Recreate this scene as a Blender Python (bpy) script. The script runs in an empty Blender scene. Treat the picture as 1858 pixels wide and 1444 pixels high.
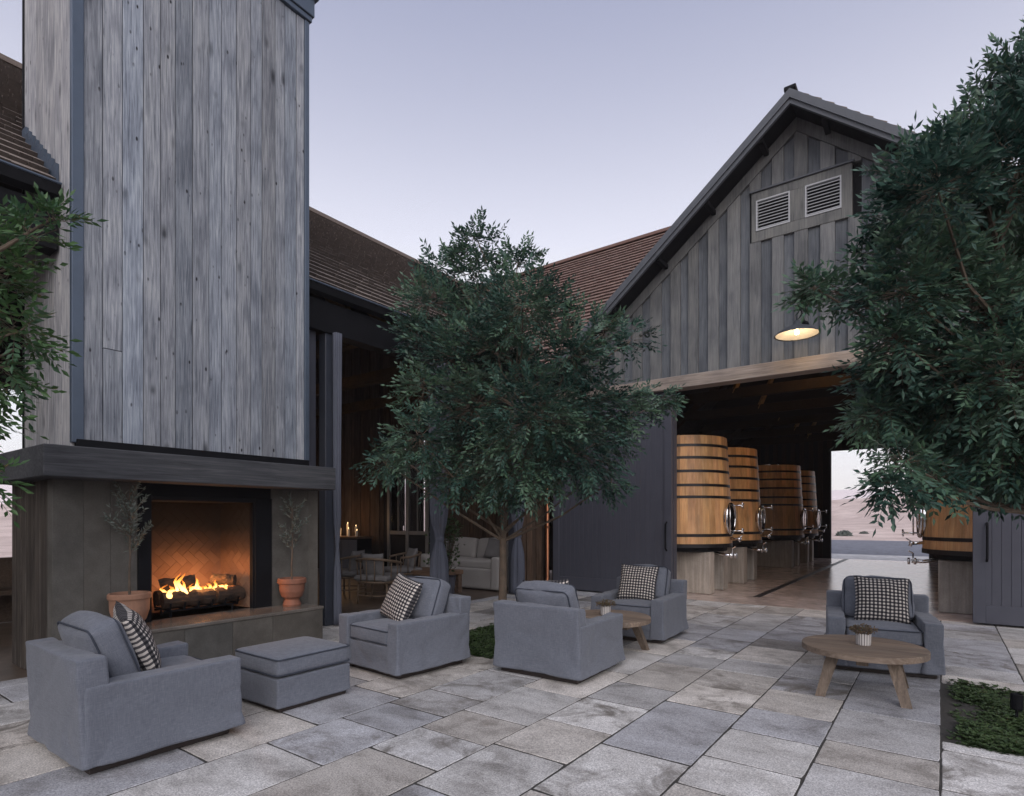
import bpy, math, random
from mathutils import Vector, Matrix, noise, Euler
R = math.radians
random.seed(7)
SC = bpy.context.scene
COL = SC.collection
# ------------------------------------------------------------------ camera, sky, sun, exposure
CH, CF, CYAW = 1.35, 1054.0 / 1858.0, 36.43
cam_d = bpy.data.cameras.new("camera"); cam = bpy.data.objects.new("camera", cam_d); COL.objects.link(cam)
cam.location = (0, 0, CH); cam.rotation_euler = (R(90), 0, R(CYAW))
cam_d.sensor_width = 36; cam_d.lens = 36 * CF; cam_d.shift_y = (942 - 722) / 1858.0
cam_d.clip_start = .05; cam_d.clip_end = 3000
SC.camera = cam
SUN_EL, SUN_AZ = 36.0, 140.0      # compass-like: degrees clockwise from +Y
world = bpy.data.worlds.new("World"); SC.world = world; world.use_nodes = True
wn = world.node_tree; wn.nodes.clear()
sky = wn.nodes.new("ShaderNodeTexSky"); sky.sky_type = 'NISHITA'; sky.sun_disc = False
sky.sun_elevation = R(SUN_EL); sky.sun_rotation = R(SUN_AZ)
sky.altitude = 100; sky.air_density = 1.0; sky.dust_density = 2.5; sky.ozone_density = 3.0
geo = wn.nodes.new("ShaderNodeTexCoord"); sep = wn.nodes.new("ShaderNodeSeparateXYZ")
wn.links.new(geo.outputs["Generated"], sep.inputs[0])
rmp = wn.nodes.new("ShaderNodeValToRGB"); rmp.color_ramp.interpolation = 'B_SPLINE'
els = rmp.color_ramp.elements
for pos, c in ((0.0, (2.3, 2.2, 2.2)), (.06, (2.0, 1.92, 1.94)), (.16, (1.46, 1.42, 1.45)), (.40, (1.0, .99, 1.06)), (.62, (.44, .457, .605)), (.80, (.31, .335, .50)), (1.0, (.25, .28, .44))):
    e = els.new(pos); e.color = (*c, 1)
els.remove(els[0]); els.remove(els[-1])
wn.links.new(sep.outputs[2], rmp.inputs[0])
sca = wn.nodes.new("ShaderNodeVectorMath"); sca.operation = 'SCALE'; sca.inputs['Scale'].default_value = .05
wn.links.new(sky.outputs[0], sca.inputs[0])
addn = wn.nodes.new("ShaderNodeVectorMath"); addn.operation = 'MULTIPLY_ADD'
addn.inputs[1].default_value = (.62, .60, .58)
wn.links.new(rmp.outputs[0], addn.inputs[0]); wn.links.new(sca.outputs[0], addn.inputs[2])
bg = wn.nodes.new("ShaderNodeBackground"); bg.inputs[1].default_value = 1.0
wn.links.new(addn.outputs[0], bg.inputs[0])
wo = wn.nodes.new("ShaderNodeOutputWorld"); wn.links.new(bg.outputs[0], wo.inputs[0])
sun_d = bpy.data.lights.new("sun", 'SUN'); sun_d.energy = 1.1; sun_d.angle = R(60); sun_d.color = (1, .95, .93)
sun = bpy.data.objects.new("sun", sun_d); COL.objects.link(sun)
sdir = Vector((math.sin(R(SUN_AZ)) * math.cos(R(SUN_EL)), math.cos(R(SUN_AZ)) * math.cos(R(SUN_EL)), math.sin(R(SUN_EL))))
sun.rotation_euler = sdir.to_track_quat('Z', 'Y').to_euler()
sun.location = (6, -14, 9)
vs = SC.view_settings; vs.view_transform = 'Standard'; vs.look = 'None'; vs.gamma = 1; vs.use_curve_mapping = False
vs.exposure = 0.36
SC.render.engine = 'CYCLES'; SC.cycles.max_bounces = 5; SC.cycles.diffuse_bounces = 3; SC.cycles.glossy_bounces = 2; SC.cycles.use_adaptive_sampling = True; SC.cycles.adaptive_threshold = .015
SC.cycles.transparent_max_bounces = 12; SC.cycles.use_denoising = True; SC.cycles.sample_clamp_indirect = 4; SC.cycles.volume_bounces = 1

# ------------------------------------------------------------------ helpers
FW = Vector((-math.sin(R(CYAW)), math.cos(R(CYAW)), 0)); RT = Vector((math.cos(R(CYAW)), math.sin(R(CYAW)), 0))
def at(px, py, t):
    return Vector((0, 0, CH)) + t * (FW + RT * ((px - 929) / 1054) + Vector((0, 0, (942 - py) / 1054)))

def nt_new(name):
    m = bpy.data.materials.new(name); m.use_nodes = True
    t = m.node_tree; b = t.nodes["Principled BSDF"]
    return m, t, b
def nd(t, typ, **kw):
    n = t.nodes.new(typ)
    for k, v in kw.items():
        if k[0].islower() and hasattr(n, k): setattr(n, k, v)
        else: n.inputs[k.replace('_', ' ')].default_value = v
    return n
def ln(t, a, b): t.links.new(a, b)
def ramp(t, src, stops, interp='LINEAR'):
    r = t.nodes.new("ShaderNodeValToRGB"); cr = r.color_ramp; cr.interpolation = interp
    while len(cr.elements) < len(stops): cr.elements.new(.5)
    for e, (p, c) in zip(cr.elements, stops):
        e.position = p; e.color = (*c, 1) if len(c) == 3 else c
    ln(t, src, r.inputs[0]); return r
def mixc(t, fac, a, b, mode='MIX'):
    m = t.nodes.new("ShaderNodeMix"); m.data_type = 'RGBA'; m.blend_type = mode
    for inp, v in ((m.inputs[0], fac), (m.inputs[6], a), (m.inputs[7], b)):
        if isinstance(v, (int, float)): inp.default_value = v
        elif isinstance(v, tuple): inp.default_value = (*v, 1)
        else: ln(t, v, inp)
    return m.outputs[2]
def mth(t, op, a, b=None, c=None):
    m = t.nodes.new("ShaderNodeMath"); m.operation = op
    for i, v in enumerate((a, b, c)):
        if v is None: continue
        if isinstance(v, (int, float)): m.inputs[i].default_value = v
        else: ln(t, v, m.inputs[i])
    return m.outputs[0]
def objcoord(t, scale=(1, 1, 1), rnd=True):
    tc = t.nodes.new("ShaderNodeTexCoord"); src = tc.outputs["Object"]
    if rnd:
        oi = t.nodes.new("ShaderNodeObjectInfo")
        v = t.nodes.new("ShaderNodeVectorMath"); v.operation = 'MULTIPLY_ADD'
        v.inputs[0].default_value = (37, 53, 71); ln(t, oi.outputs["Random"], v.inputs[1]); ln(t, src, v.inputs[2]); src = v.outputs[0]
    mp = t.nodes.new("ShaderNodeMapping"); mp.inputs["Scale"].default_value = scale; ln(t, src, mp.inputs[0])
    return mp.outputs[0]
def bump(t, b, h, strength=.3, dist=.01):
    n = nd(t, "ShaderNodeBump", Strength=strength, Distance=dist); ln(t, h, n.inputs["Height"]); ln(t, n.outputs[0], b.inputs["Normal"])

def wood_mat(name, dark, mid, light, axis='z', rough=.85, tint=True, knots=.5, gs=1.0, patch=.5, spec=.3, specks=False):
    m, t, b = nt_new(name)
    s = {'z': (28, 28, 1.1), 'x': (1.1, 28, 28), 'y': (28, 1.1, 28)}[axis]
    s2 = {'z': (4, 4, 1.7), 'x': (1.7, 4, 4), 'y': (4, 1.7, 4)}[axis]
    g = nd(t, "ShaderNodeTexNoise", Scale=1.6 * gs, Detail=7.0, Roughness=.62, Distortion=.6); ln(t, objcoord(t, s), g.inputs[0])
    p = nd(t, "ShaderNodeTexNoise", Scale=1.3, Detail=3.0); ln(t, objcoord(t, s2), p.inputs[0])
    gr = ramp(t, g.outputs[0], ((.28, dark), (.5, mid), (.72, light)))
    pr = ramp(t, p.outputs[0], ((.33, (.5, .51, .55)), (.5, (.92, .92, .93)), (.67, (1.15, 1.13, 1.09))))
    c = mixc(t, patch, gr.outputs[0], pr.outputs[0], 'MULTIPLY')
    if knots:
        v = nd(t, "ShaderNodeTexVoronoi", Scale=1.0)
        s3 = {'z': (6, 6, 2.2), 'x': (2.2, 6, 6), 'y': (6, 2.2, 6)}[axis]
        ln(t, objcoord(t, s3), v.inputs[0])
        k = ramp(t, v.outputs["Distance"], ((.05, (1, 1, 1)), (.24, (0, 0, 0))))
        kn = nd(t, "ShaderNodeTexNoise", Scale=2.3, Detail=2.0); ln(t, objcoord(t), kn.inputs[0])
        kk = mth(t, 'MULTIPLY', mth(t, 'MULTIPLY', k.outputs[0], ramp(t, kn.outputs[0], ((.44, (0, 0, 0)), (.56, (1, 1, 1)))).outputs[0]), knots)
        c = mixc(t, kk, c, tuple(x * .35 for x in dark))
    if specks:
        v = nd(t, "ShaderNodeTexVoronoi", Scale=14.0); ln(t, objcoord(t, (1, 1, .45)), v.inputs[0])
        k = ramp(t, v.outputs["Distance"], ((.09, (1, 1, 1)), (.16, (0, 0, 0))))
        n3 = nd(t, "ShaderNodeTexNoise", Scale=3.0); ln(t, objcoord(t), n3.inputs[0])
        n3r = ramp(t, n3.outputs[0], ((.5, (0, 0, 0)), (.6, (1, 1, 1))))
        c = mixc(t, mth(t, 'MULTIPLY', k.outputs[0], n3r.outputs[0]), c, (.02, .02, .025))
    if tint:
        oi = t.nodes.new("ShaderNodeObjectInfo"); c = mixc(t, 1.0, c, oi.outputs["Color"], 'MULTIPLY')
    ln(t, c, b.inputs["Base Color"]); b.inputs["Roughness"].default_value = rough; b.inputs["Specular IOR Level"].default_value = spec
    bump(t, b, g.outputs[0], .35, .006)
    return m
def plain_mat(name, col, rough=.6, metal=0, var=.12, scale=6, bmp=.1, spec=.5, tint=False, bscale=40):
    m, t, b = nt_new(name)
    n = nd(t, "ShaderNodeTexNoise", Scale=scale, Detail=5.0, Roughness=.6); ln(t, objcoord(t), n.inputs[0])
    r = ramp(t, n.outputs[0], ((.3, tuple(x * (1 - var) for x in col)), (.7, tuple(min(1, x * (1 + var)) for x in col))))
    c = r.outputs[0]
    if tint:
        oi = t.nodes.new("ShaderNodeObjectInfo"); c = mixc(t, 1.0, c, oi.outputs["Color"], 'MULTIPLY')
    ln(t, c, b.inputs["Base Color"])
    b.inputs["Metallic"].default_value = metal; b.inputs["Specular IOR Level"].default_value = spec
    rr = ramp(t, n.outputs[0], ((.3, (rough * .85,) * 3), (.7, (min(1, rough * 1.15),) * 3))); ln(t, rr.outputs[0], b.inputs["Roughness"])
    if bmp:
        n2 = nd(t, "ShaderNodeTexNoise", Scale=float(bscale), Detail=4.0); ln(t, objcoord(t), n2.inputs[0]); bump(t, b, n2.outputs[0], bmp, .01)
    return m
def emit_mat(name, col, s):
    m, t, b = nt_new(name); b.inputs["Base Color"].default_value = (*col, 1)
    b.inputs["Emission Color"].default_value = (*col, 1); b.inputs["Emission Strength"].default_value = s
    return m

MT = {}
MT['clad'] = wood_mat('weathered_plank', (.105, .12, .15), (.27, .295, .335), (.44, .465, .505), knots=.9, patch=.6, specks=True, gs=1.8)
MT['gable'] = wood_mat('gable_board', (.125, .13, .133), (.185, .19, .193), (.245, .248, .25), knots=.15, patch=.55, gs=1.3)
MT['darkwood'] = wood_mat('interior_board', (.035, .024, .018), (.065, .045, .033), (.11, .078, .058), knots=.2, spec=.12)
MT['mantel'] = wood_mat('mantel_timber', (.035, .037, .042), (.06, .063, .07), (.10, .102, .11), axis='y', knots=.2, tint=False)
MT['beam'] = wood_mat('door_beam_timber', (.20, .165, .14), (.31, .26, .225), (.40, .345, .305), axis='x', knots=.2, tint=False)
MT['teak'] = wood_mat('teak', (.13, .095, .07), (.22, .165, .125), (.31, .245, .19), axis='x', knots=0, rough=.7, patch=.4)
MT['teakz'] = wood_mat('teak_leg', (.10, .075, .055), (.17, .13, .10), (.25, .195, .15), axis='z', knots=0, rough=.7, patch=.4)
MT['stave'] = wood_mat('oak_stave', (.55, .27, .115), (.72, .40, .185), (.82, .52, .28), knots=0, rough=.48, patch=.6, spec=.4)
MT['rafter'] = wood_mat('rafter_timber', (.20, .12, .05), (.32, .20, .085), (.42, .28, .13), axis='y', knots=.1, spec=.1)
MT['oldtable'] = wood_mat('old_table', (.10, .065, .045), (.16, .11, .08), (.22, .16, .115), axis='x', knots=.1)
MT['plinth'] = plain_mat('dark_plinth', (.022, .014, .012), .6)
MT['charcoal'] = plain_mat('charcoal_paint', (.066, .069, .090), .42, var=.06, bmp=.04, spec=.5)
MT['trim'] = plain_mat('slate_blue_metal', (.075, .10, .14), .45, metal=.3, var=.1, bmp=.03)
MT['fascia'] = plain_mat('fascia_paint', (.082, .09, .105), .55, var=.12, bmp=.08)
MT['black'] = plain_mat('black_steel', (.007, .0075, .0095), .6, var=.2, bmp=.05, spec=.12)
MT['post'] = plain_mat('post_paint', (.035, .042, .06), .5, var=.1, bmp=.05)
MT['hoop'] = plain_mat('hoop_steel', (.018, .016, .018), .42, metal=.4, var=.2, bmp=.04)
MT['chrome'] = plain_mat('polished_steel', (.75, .75, .76), .14, metal=1, var=.05, bmp=0)
MT['copper'] = plain_mat('copper', (.30, .13, .07), .4, metal=1, var=.25, bmp=.05)
MT['terracotta'] = plain_mat('terracotta', (.29, .155, .10), .8, var=.22, scale=9, bmp=.15)
MT['terracotta2'] = plain_mat('deep_terracotta', (.23, .095, .058), .75, var=.2, scale=9, bmp=.15)
MT['soil'] = plain_mat('soil', (.06, .035, .024), .95, var=.5, scale=30, bmp=.6)
MT['bark'] = plain_mat('bark', (.10, .075, .055), .9, var=.35, scale=14, bmp=.5)
MT['louver'] = plain_mat('louver_paint', (.42, .43, .45), .5, var=.08, bmp=.03)
MT['sofa'] = plain_mat('pale_linen', (.36, .345, .34), .95, var=.08, scale=3, bmp=.2, bscale=150)
MT['cushion'] = plain_mat('grey_cushion', (.17, .165, .17), .95, var=.15, scale=5, bmp=.2, bscale=150)
MT['curtain'] = plain_mat('curtain_linen', (.10, .11, .145), .95, var=.12, scale=4, bmp=.15, bscale=120)
MT['rattan'] = plain_mat('rattan', (.15, .105, .07), .6, var=.3, scale=20, bmp=.2)
MT['candle'] = plain_mat('candle_wax', (.75, .72, .66), .5, var=.03, bmp=0)
MT['pipe'] = plain_mat('piping', (.035, .042, .06), .9, var=.1, bmp=0)
MT['vase'] = None

def concrete_mat(name, col, streak=True, rough=.8, warm=.0):
    m, t, b = nt_new(name)
    n = nd(t, "ShaderNodeTexNoise", Scale=2.2, Detail=8.0, Roughness=.65); ln(t, objcoord(t, (1, 1, .5) if streak else (1, 1, 1)), n.inputs[0])
    n2 = nd(t, "ShaderNodeTexNoise", Scale=1.5, Detail=5.0); ln(t, objcoord(t, (16, 16, .8) if streak else (4, 4, 4)), n2.inputs[0])
    f = nd(t, "ShaderNodeTexNoise", Scale=90.0, Detail=3.0); ln(t, objcoord(t), f.inputs[0])
    c = ramp(t, n.outputs[0], ((.3, tuple(x * .68 for x in col)), (.7, tuple(x * 1.25 for x in col)))).outputs[0]
    c2 = ramp(t, n2.outputs[0], ((.35, (.72, .70, .68)), (.65, (1.1, 1.1, 1.1)))).outputs[0]
    c = mixc(t, .7, c, c2, 'MULTIPLY')
    c3 = ramp(t, f.outputs[0], ((.3, (.75, .75, .75)), (.7, (1.2, 1.2, 1.2)))).outputs[0]
    c = mixc(t, .5, c, c3, 'MULTIPLY')
    oi = t.nodes.new("ShaderNodeObjectInfo"); c = mixc(t, 1.0, c, oi.outputs["Color"], 'MULTIPLY')
    ln(t, c, b.inputs["Base Color"]); b.inputs["Roughness"].default_value = rough
    bump(t, b, f.outputs[0], .25, .004)
    return m
MT['concrete'] = concrete_mat('board_formed_concrete', (.108, .101, .090), False)
MT['hearthtop'] = concrete_mat('polished_hearth_stone', (.16, .145, .13), False, .18)
MT['plinthcrete'] = concrete_mat('tank_stand_concrete', (.44, .39, .34), True, .8)
MT['barnfloor'] = concrete_mat('barn_floor_concrete', (.62, .50, .45), False, .15)
MT['pavfloor'] = concrete_mat('pavilion_floor_concrete', (.115, .085, .065), False, .5)
MT['apron'] = concrete_mat('outer_paving', (.68, .66, .66), False, .6)
MT['gravel'] = concrete_mat('gravel_road', (.16, .17, .21), False, .95)

# granite pavers
m, t, b = nt_new('granite_paver')
f = nd(t, "ShaderNodeTexNoise", Scale=115.0, Detail=2.0, Roughness=.8); ln(t, objcoord(t), f.inputs[0])
f2 = nd(t, "ShaderNodeTexNoise", Scale=60.0, Detail=4.0, Roughness=.7); ln(t, objcoord(t), f2.inputs[0])
s = nd(t, "ShaderNodeTexNoise", Scale=2.4, Detail=6.0, Roughness=.6, Distortion=.5); ln(t, objcoord(t, (1, 1.6, 1)), s.inputs[0])
oi = t.nodes.new("ShaderNodeObjectInfo")
c = mixc(t, .75, oi.outputs["Color"], ramp(t, f.outputs[0], ((.34, (.42, .42, .44)), (.5, (1, 1, 1)), (.66, (1.45, 1.44, 1.42)))).outputs[0], 'MULTIPLY')
c = mixc(t, .7, c, ramp(t, f2.outputs[0], ((.3, (.72, .72, .72)), (.7, (1.2, 1.2, 1.2)))).outputs[0], 'MULTIPLY')
c = mixc(t, .85, c, ramp(t, s.outputs[0], ((.30, (.40, .385, .37)), (.46, (.86, .85, .84)), (.68, (1.18, 1.18, 1.18)))).outputs[0], 'MULTIPLY')
st2 = nd(t, "ShaderNodeTexNoise", Scale=3.4, Detail=7.0, Roughness=.68, Distortion=1.1); ln(t, objcoord(t, (1, 1, 1)), st2.inputs[0])
msk = mth(t, 'MULTIPLY', ramp(t, st2.outputs[0], ((.47, (0, 0, 0)), (.64, (1, 1, 1)))).outputs[0], ramp(t, oi.outputs["Random"], ((.30, (.08, .08, .08)), (.95, (.85, .85, .85)))).outputs[0])
c = mixc(t, msk, c, (.13, .115, .10))
ln(t, c, b.inputs["Base Color"]); b.inputs["Roughness"].default_value = .72; b.inputs["Specular IOR Level"].default_value = .35
bump(t, b, f2.outputs[0], .35, .006); MT['paver'] = m
# linen slipcover
m, t, b = nt_new('linen_slipcover')
w1 = nd(t, "ShaderNodeTexNoise", Scale=1.0, Detail=3.0, Roughness=.7); ln(t, objcoord(t, (260, 260, 22)), w1.inputs[0])
w2 = nd(t, "ShaderNodeTexNoise", Scale=1.0, Detail=3.0, Roughness=.7); ln(t, objcoord(t, (22, 22, 260)), w2.inputs[0])
big = nd(t, "ShaderNodeTexNoise", Scale=5.0, Detail=4.0); ln(t, objcoord(t), big.inputs[0])
w = mth(t, 'ADD', w1.outputs[0], w2.outputs[0])
c = ramp(t, mth(t, 'MULTIPLY', w, .5), ((.30, (.092, .101, .125)), (.5, (.135, .147, .178)), (.70, (.192, .204, .238)))).outputs[0]
c = mixc(t, .5, c, ramp(t, big.outputs[0], ((.3, (.93, .93, .93)), (.7, (1.06, 1.06, 1.06)))).outputs[0], 'MULTIPLY')
ln(t, c, b.inputs["Base Color"]); b.inputs["Roughness"].default_value = .95; b.inputs["Specular IOR Level"].default_value = .15
b.inputs["Sheen Weight"].default_value = .15
bump(t, b, w, .4, .003); MT['linen'] = m
# gingham
m, t, b = nt_new('gingham')
uv = t.nodes.new("ShaderNodeUVMap"); sp = t.nodes.new("ShaderNodeSeparateXYZ"); ln(t, uv.outputs[0], sp.inputs[0])
a1 = mth(t, 'GREATER_THAN', mth(t, 'FRACT', mth(t, 'MULTIPLY', sp.outputs[0], 14.0)), .5)
a2 = mth(t, 'GREATER_THAN', mth(t, 'FRACT', mth(t, 'MULTIPLY', sp.outputs[1], 14.0)), .5)
ssum = mth(t, 'MULTIPLY', mth(t, 'ADD', a1, a2), .5)
c = ramp(t, ssum, ((.0, (.62, .57, .52)), (.4, (.075, .07, .075)), (.9, (.010, .010, .014))), 'CONSTANT').outputs[0]
fz = nd(t, "ShaderNodeTexNoise", Scale=220.0, Detail=2.0); ln(t, objcoord(t), fz.inputs[0])
c = mixc(t, .5, c, ramp(t, fz.outputs[0], ((.3, (.7, .7, .7)), (.7, (1.25, 1.25, 1.25)))).outputs[0], 'MULTIPLY')
ln(t, c, b.inputs["Base Color"]); b.inputs["Roughness"].default_value = .95; bump(t, b, fz.outputs[0], .4, .003); MT['gingham'] = m
# shingles
def shingle_mat(name, cols):
    m, t, b = nt_new(name)
    at_ = t.nodes.new("ShaderNodeAttribute"); at_.attribute_name = "tone"
    c = ramp(t, at_.outputs["Fac"], [(i / (len(cols) - 1), x) for i, x in enumerate(cols)]).outputs[0]
    n = nd(t, "ShaderNodeTexNoise", Scale=25.0, Detail=4.0); ln(t, objcoord(t, rnd=False), n.inputs[0])
    c = mixc(t, .6, c, ramp(t, n.outputs[0], ((.3, (.7, .7, .7)), (.7, (1.2, 1.2, 1.2)))).outputs[0], 'MULTIPLY')
    ln(t, c, b.inputs["Base Color"]); b.inputs["Roughness"].default_value = .85
    return m
MT['shingle'] = shingle_mat('brown_shingle', [(.155, .125, .108), (.19, .155, .135), (.225, .185, .162), (.18, .145, .125), (.062, .050, .044)])
MT['redshingle'] = shingle_mat('red_shingle', [(.17, .10, .082), (.23, .14, .115), (.20, .135, .112), (.26, .165, .135), (.07, .042, .035)])
# leaves
def leaf_mat(name, cols, rough=.4):
    m, t, b = nt_new(name)
    at_ = t.nodes.new("ShaderNodeAttribute"); at_.attribute_name = "tone"
    c = ramp(t, at_.outputs["Fac"], [(i / (len(cols) - 1), x) for i, x in enumerate(cols)]).outputs[0]
    ln(t, c, b.inputs["Base Color"]); b.inputs["Roughness"].default_value = rough; b.inputs["Specular IOR Level"].default_value = .28
    tr = nd(t, "ShaderNodeBsdfTranslucent"); ln(t, c, tr.inputs[0])
    mx = t.nodes.new("ShaderNodeMixShader"); mx.inputs[0].default_value = .18
    ln(t, b.outputs[0], mx.inputs[1]); ln(t, tr.outputs[0], mx.inputs[2])
    ln(t, mx.outputs[0], t.nodes["Material Output"].inputs[0]); return m
MT['leaf'] = leaf_mat('ash_leaf', [(.013, .036, .030), (.032, .078, .062), (.064, .128, .096), (.085, .155, .088), (.12, .18, .14)])
MT['leafnear'] = leaf_mat('bright_ash_leaf', [(.025, .065, .028), (.045, .10, .035), (.07, .14, .05), (.05, .11, .06)])
MT['olive'] = leaf_mat('olive_leaf', [(.08, .105, .09), (.13, .16, .14), (.20, .225, .20)])
MT['cover'] = leaf_mat('ground_cover_leaf', [(.020, .040, .016), (.045, .075, .028), (.07, .11, .045), (.05, .09, .03)])
MT['dry'] = leaf_mat('dried_flower', [(.11, .07, .045), (.16, .11, .07), (.10, .10, .05)])

class MB:
    def __init__(s): s.v = []; s.f = []; s.tone = []; s.uv = None
    def add(s, vs, fs):
        o = len(s.v); s.v.extend(vs); s.f.extend(tuple(i + o for i in f) for f in fs); return s
    def box(s, x0, x1, y0, y1, z0, z1):
        return s.add([(x0, y0, z0), (x1, y0, z0), (x1, y1, z0), (x0, y1, z0), (x0, y0, z1), (x1, y0, z1), (x1, y1, z1), (x0, y1, z1)],
                     [(0, 3, 2, 1), (4, 5, 6, 7), (0, 1, 5, 4), (1, 2, 6, 5), (2, 3, 7, 6), (3, 0, 4, 7)])
    def cbox(s, x0, x1, y0, y1, z0, z1, b=.005, mat=None):
        """box with chamfered edges"""
        c = ((x0 + x1) / 2, (y0 + y1) / 2, (z0 + z1) / 2); h = ((x1 - x0) / 2, (y1 - y0) / 2, (z1 - z0) / 2)
        b = min(b, .45 * min(h)); vs = []; idx = {}
        for sx in (-1, 1):
            for sy in (-1, 1):
                for sz in (-1, 1):
                    for a in range(3):
                        q = [sx * h[0], sy * h[1], sz * h[2]]
                        for k in range(3):
                            if k != a: q[k] -= (sx, sy, sz)[k] * b
                        idx[(sx, sy, sz, a)] = len(vs); p = Vector(q)
                        if mat is not None: p = mat @ p
                        vs.append((p[0] + c[0], p[1] + c[1], p[2] + c[2]))
        fs = []
        S = (-1, 1)
        for a in range(3):
            o1, o2 = [k for k in range(3) if k != a]
            for sa in S:
                quad = []
                for (p, q) in ((-1, -1), (1, -1), (1, 1), (-1, 1)):
                    k = [0, 0, 0]; k[a] = sa; k[o1] = p; k[o2] = q; quad.append(idx[(*k, a)])
                if (sa > 0) != (a != 1): quad.reverse()
                fs.append(tuple(quad))
            for p in S:          # edges along axis a, between faces o1 and o2
                for q in S:
                    e = []
                    for sa, ax in ((-1, o1), (1, o1), (1, o2), (-1, o2)):
                        k = [0, 0, 0]; k[a] = sa; k[o1] = p; k[o2] = q; e.append(idx[(*k, ax)])
                    if (p * q > 0) != (a != 1): e.reverse()
                    fs.append(tuple(e))
        for sx in S:
            for sy in S:
                for sz in S:
                    tri = [idx[(sx, sy, sz, a)] for a in range(3)]
                    if sx * sy * sz < 0: tri.reverse()
                    fs.append(tuple(tri))
        return s.add(vs, fs)
    def tube(s, pts, rad, n=8, cap=True):
        pts = [Vector(p) for p in pts]; rad = rad if isinstance(rad, (list, tuple)) else [rad] * len(pts)
        o = len(s.v); up = Vector((.3, .5, .81)).normalized(); prev = None
        for i, p in enumerate(pts):
            d = (pts[min(i + 1, len(pts) - 1)] - pts[max(i - 1, 0)])
            d = d.normalized() if d.length > 1e-9 else Vector((0, 0, 1))
            if prev is None:
                a = d.cross(up)
                if a.length < .1: a = d.cross(Vector((1, 0, 0)))
            else: a = prev - d * prev.dot(d)
            a.normalize(); prev = a; c = d.cross(a)
            for k in range(n):
                th = 2 * math.pi * k / n; q = p + (a * math.cos(th) + c * math.sin(th)) * rad[i]; s.v.append(tuple(q))
        for i in range(len(pts) - 1):
            for k in range(n):
                s.f.append((o + i * n + k, o + i * n + (k + 1) % n, o + (i + 1) * n + (k + 1) % n, o + (i + 1) * n + k))
        if cap:
            s.f.append(tuple(o + k for k in reversed(range(n)))); s.f.append(tuple(o + (len(pts) - 1) * n + k for k in range(n)))
        return s
    def lathe(s, prof, n=24, c=(0, 0, 0), a0=0, a1=2 * math.pi):
        o = len(s.v); full = abs(a1 - a0 - 2 * math.pi) < 1e-6; m = n if full else n + 1
        for (r, z) in prof:
            for k in range(m):
                th = a0 + (a1 - a0) * k / n; s.v.append((c[0] + r * math.cos(th), c[1] + r * math.sin(th), c[2] + z))
        for i in range(len(prof) - 1):
            for k in range(n):
                k2 = (k + 1) % m if full else k + 1
                s.f.append((o + i * m + k, o + i * m + k2, o + (i + 1) * m + k2, o + (i + 1) * m + k))
        return s
    def build(s, name, mat, parent=None, loc=(0, 0, 0), smooth=False, world=False, color=None, kind=None):
        me = bpy.data.meshes.new(name); me.from_pydata([tuple(v) for v in s.v], [], s.f); me.update()
        if s.uv: 
            u = me.uv_layers.new(name="UVMap")
            for l in me.loops: u.data[l.index].uv = s.uv[l.vertex_index]
        if s.tone:
            at_ = me.attributes.new("tone", 'FLOAT', 'FACE'); at_.data.foreach_set("value", s.tone)
        if smooth: me.polygons.foreach_set("use_smooth", [True] * len(me.polygons))
        me.materials.append(MT[mat] if isinstance(mat, str) else mat)
        return inst(name, me, parent, loc, world, color, kind)
def inst(name, me, parent=None, loc=(0, 0, 0), world=False, color=None, kind=None, rot=None):
    o = bpy.data.objects.new(name, me); COL.objects.link(o); loc = Vector(loc)
    if parent is not None:
        o.parent = parent
        if world:
            p = parent; off = Vector((0, 0, 0))
            while p is not None: off += p.location; p = p.parent
            loc = loc - off
    o.location = loc
    if rot: o.rotation_euler = rot
    if color is not None: o.color = (*color, 1) if len(color) == 3 else color
    if kind: o["kind"] = kind
    return o
def thing(name, label, cat, loc=(0, 0, 0), rz=0, group=None):
    o = bpy.data.objects.new(name, None); COL.objects.link(o); o.location = loc; o.rotation_euler = (0, 0, rz)
    o.empty_display_size = .1
    return tag(o, label, cat, group)
def tag(o, label, cat, group=None):
    o["label"] = label; o["category"] = cat
    if group: o["group"] = group
    return o
def grey(a, b, warm=.0):
    g = random.uniform(a, b); w = random.uniform(-warm, warm); return (g * (1 + w), g, g * (1 - w))

# ------------------------------------------------------------------ setting: ground, hills, floors, paving
def hgt(x, y):
    r = math.hypot(x, y); n = noise.noise(Vector((x * .012, y * .012, 3)))
    if r < 46: return -.08
    k = min(1, (r - 46) / 110)
    return -.08 + (k * k * (3 - 2 * k)) * (6.0 + 9 * n + 3 * noise.noise(Vector((x * .035, y * .035, 8)))) - max(0, r - 190) * .03
g = MB(); rs = [0, 8, 16, 24, 32, 40, 46, 52, 60, 70, 82, 96, 112, 130, 150, 170, 190, 230, 300, 380]; NA = 120
for r_ in rs:
    for k in range(NA):
        a = 2 * math.pi * k / NA; x, y = r_ * math.sin(a), r_ * math.cos(a); g.v.append((x, y, hgt(x, y)))
for i in range(len(rs) - 1):
    for k in range(NA): g.f.append((i * NA + k, (i + 1) * NA + k, (i + 1) * NA + (k + 1) % NA, i * NA + (k + 1) % NA))
m, t, b = nt_new('dry_grass')
n = nd(t, "ShaderNodeTexNoise", Scale=.35, Detail=9.0, Roughness=.65); ln(t, objcoord(t, rnd=False), n.inputs[0])
n2 = nd(t, "ShaderNodeTexNoise", Scale=.03, Detail=5.0); ln(t, objcoord(t, rnd=False), n2.inputs[0])
c = ramp(t, n.outputs[0], ((.3, (.44, .34, .30)), (.5, (.58, .47, .425)), (.7, (.70, .58, .53)))).outputs[0]
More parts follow.
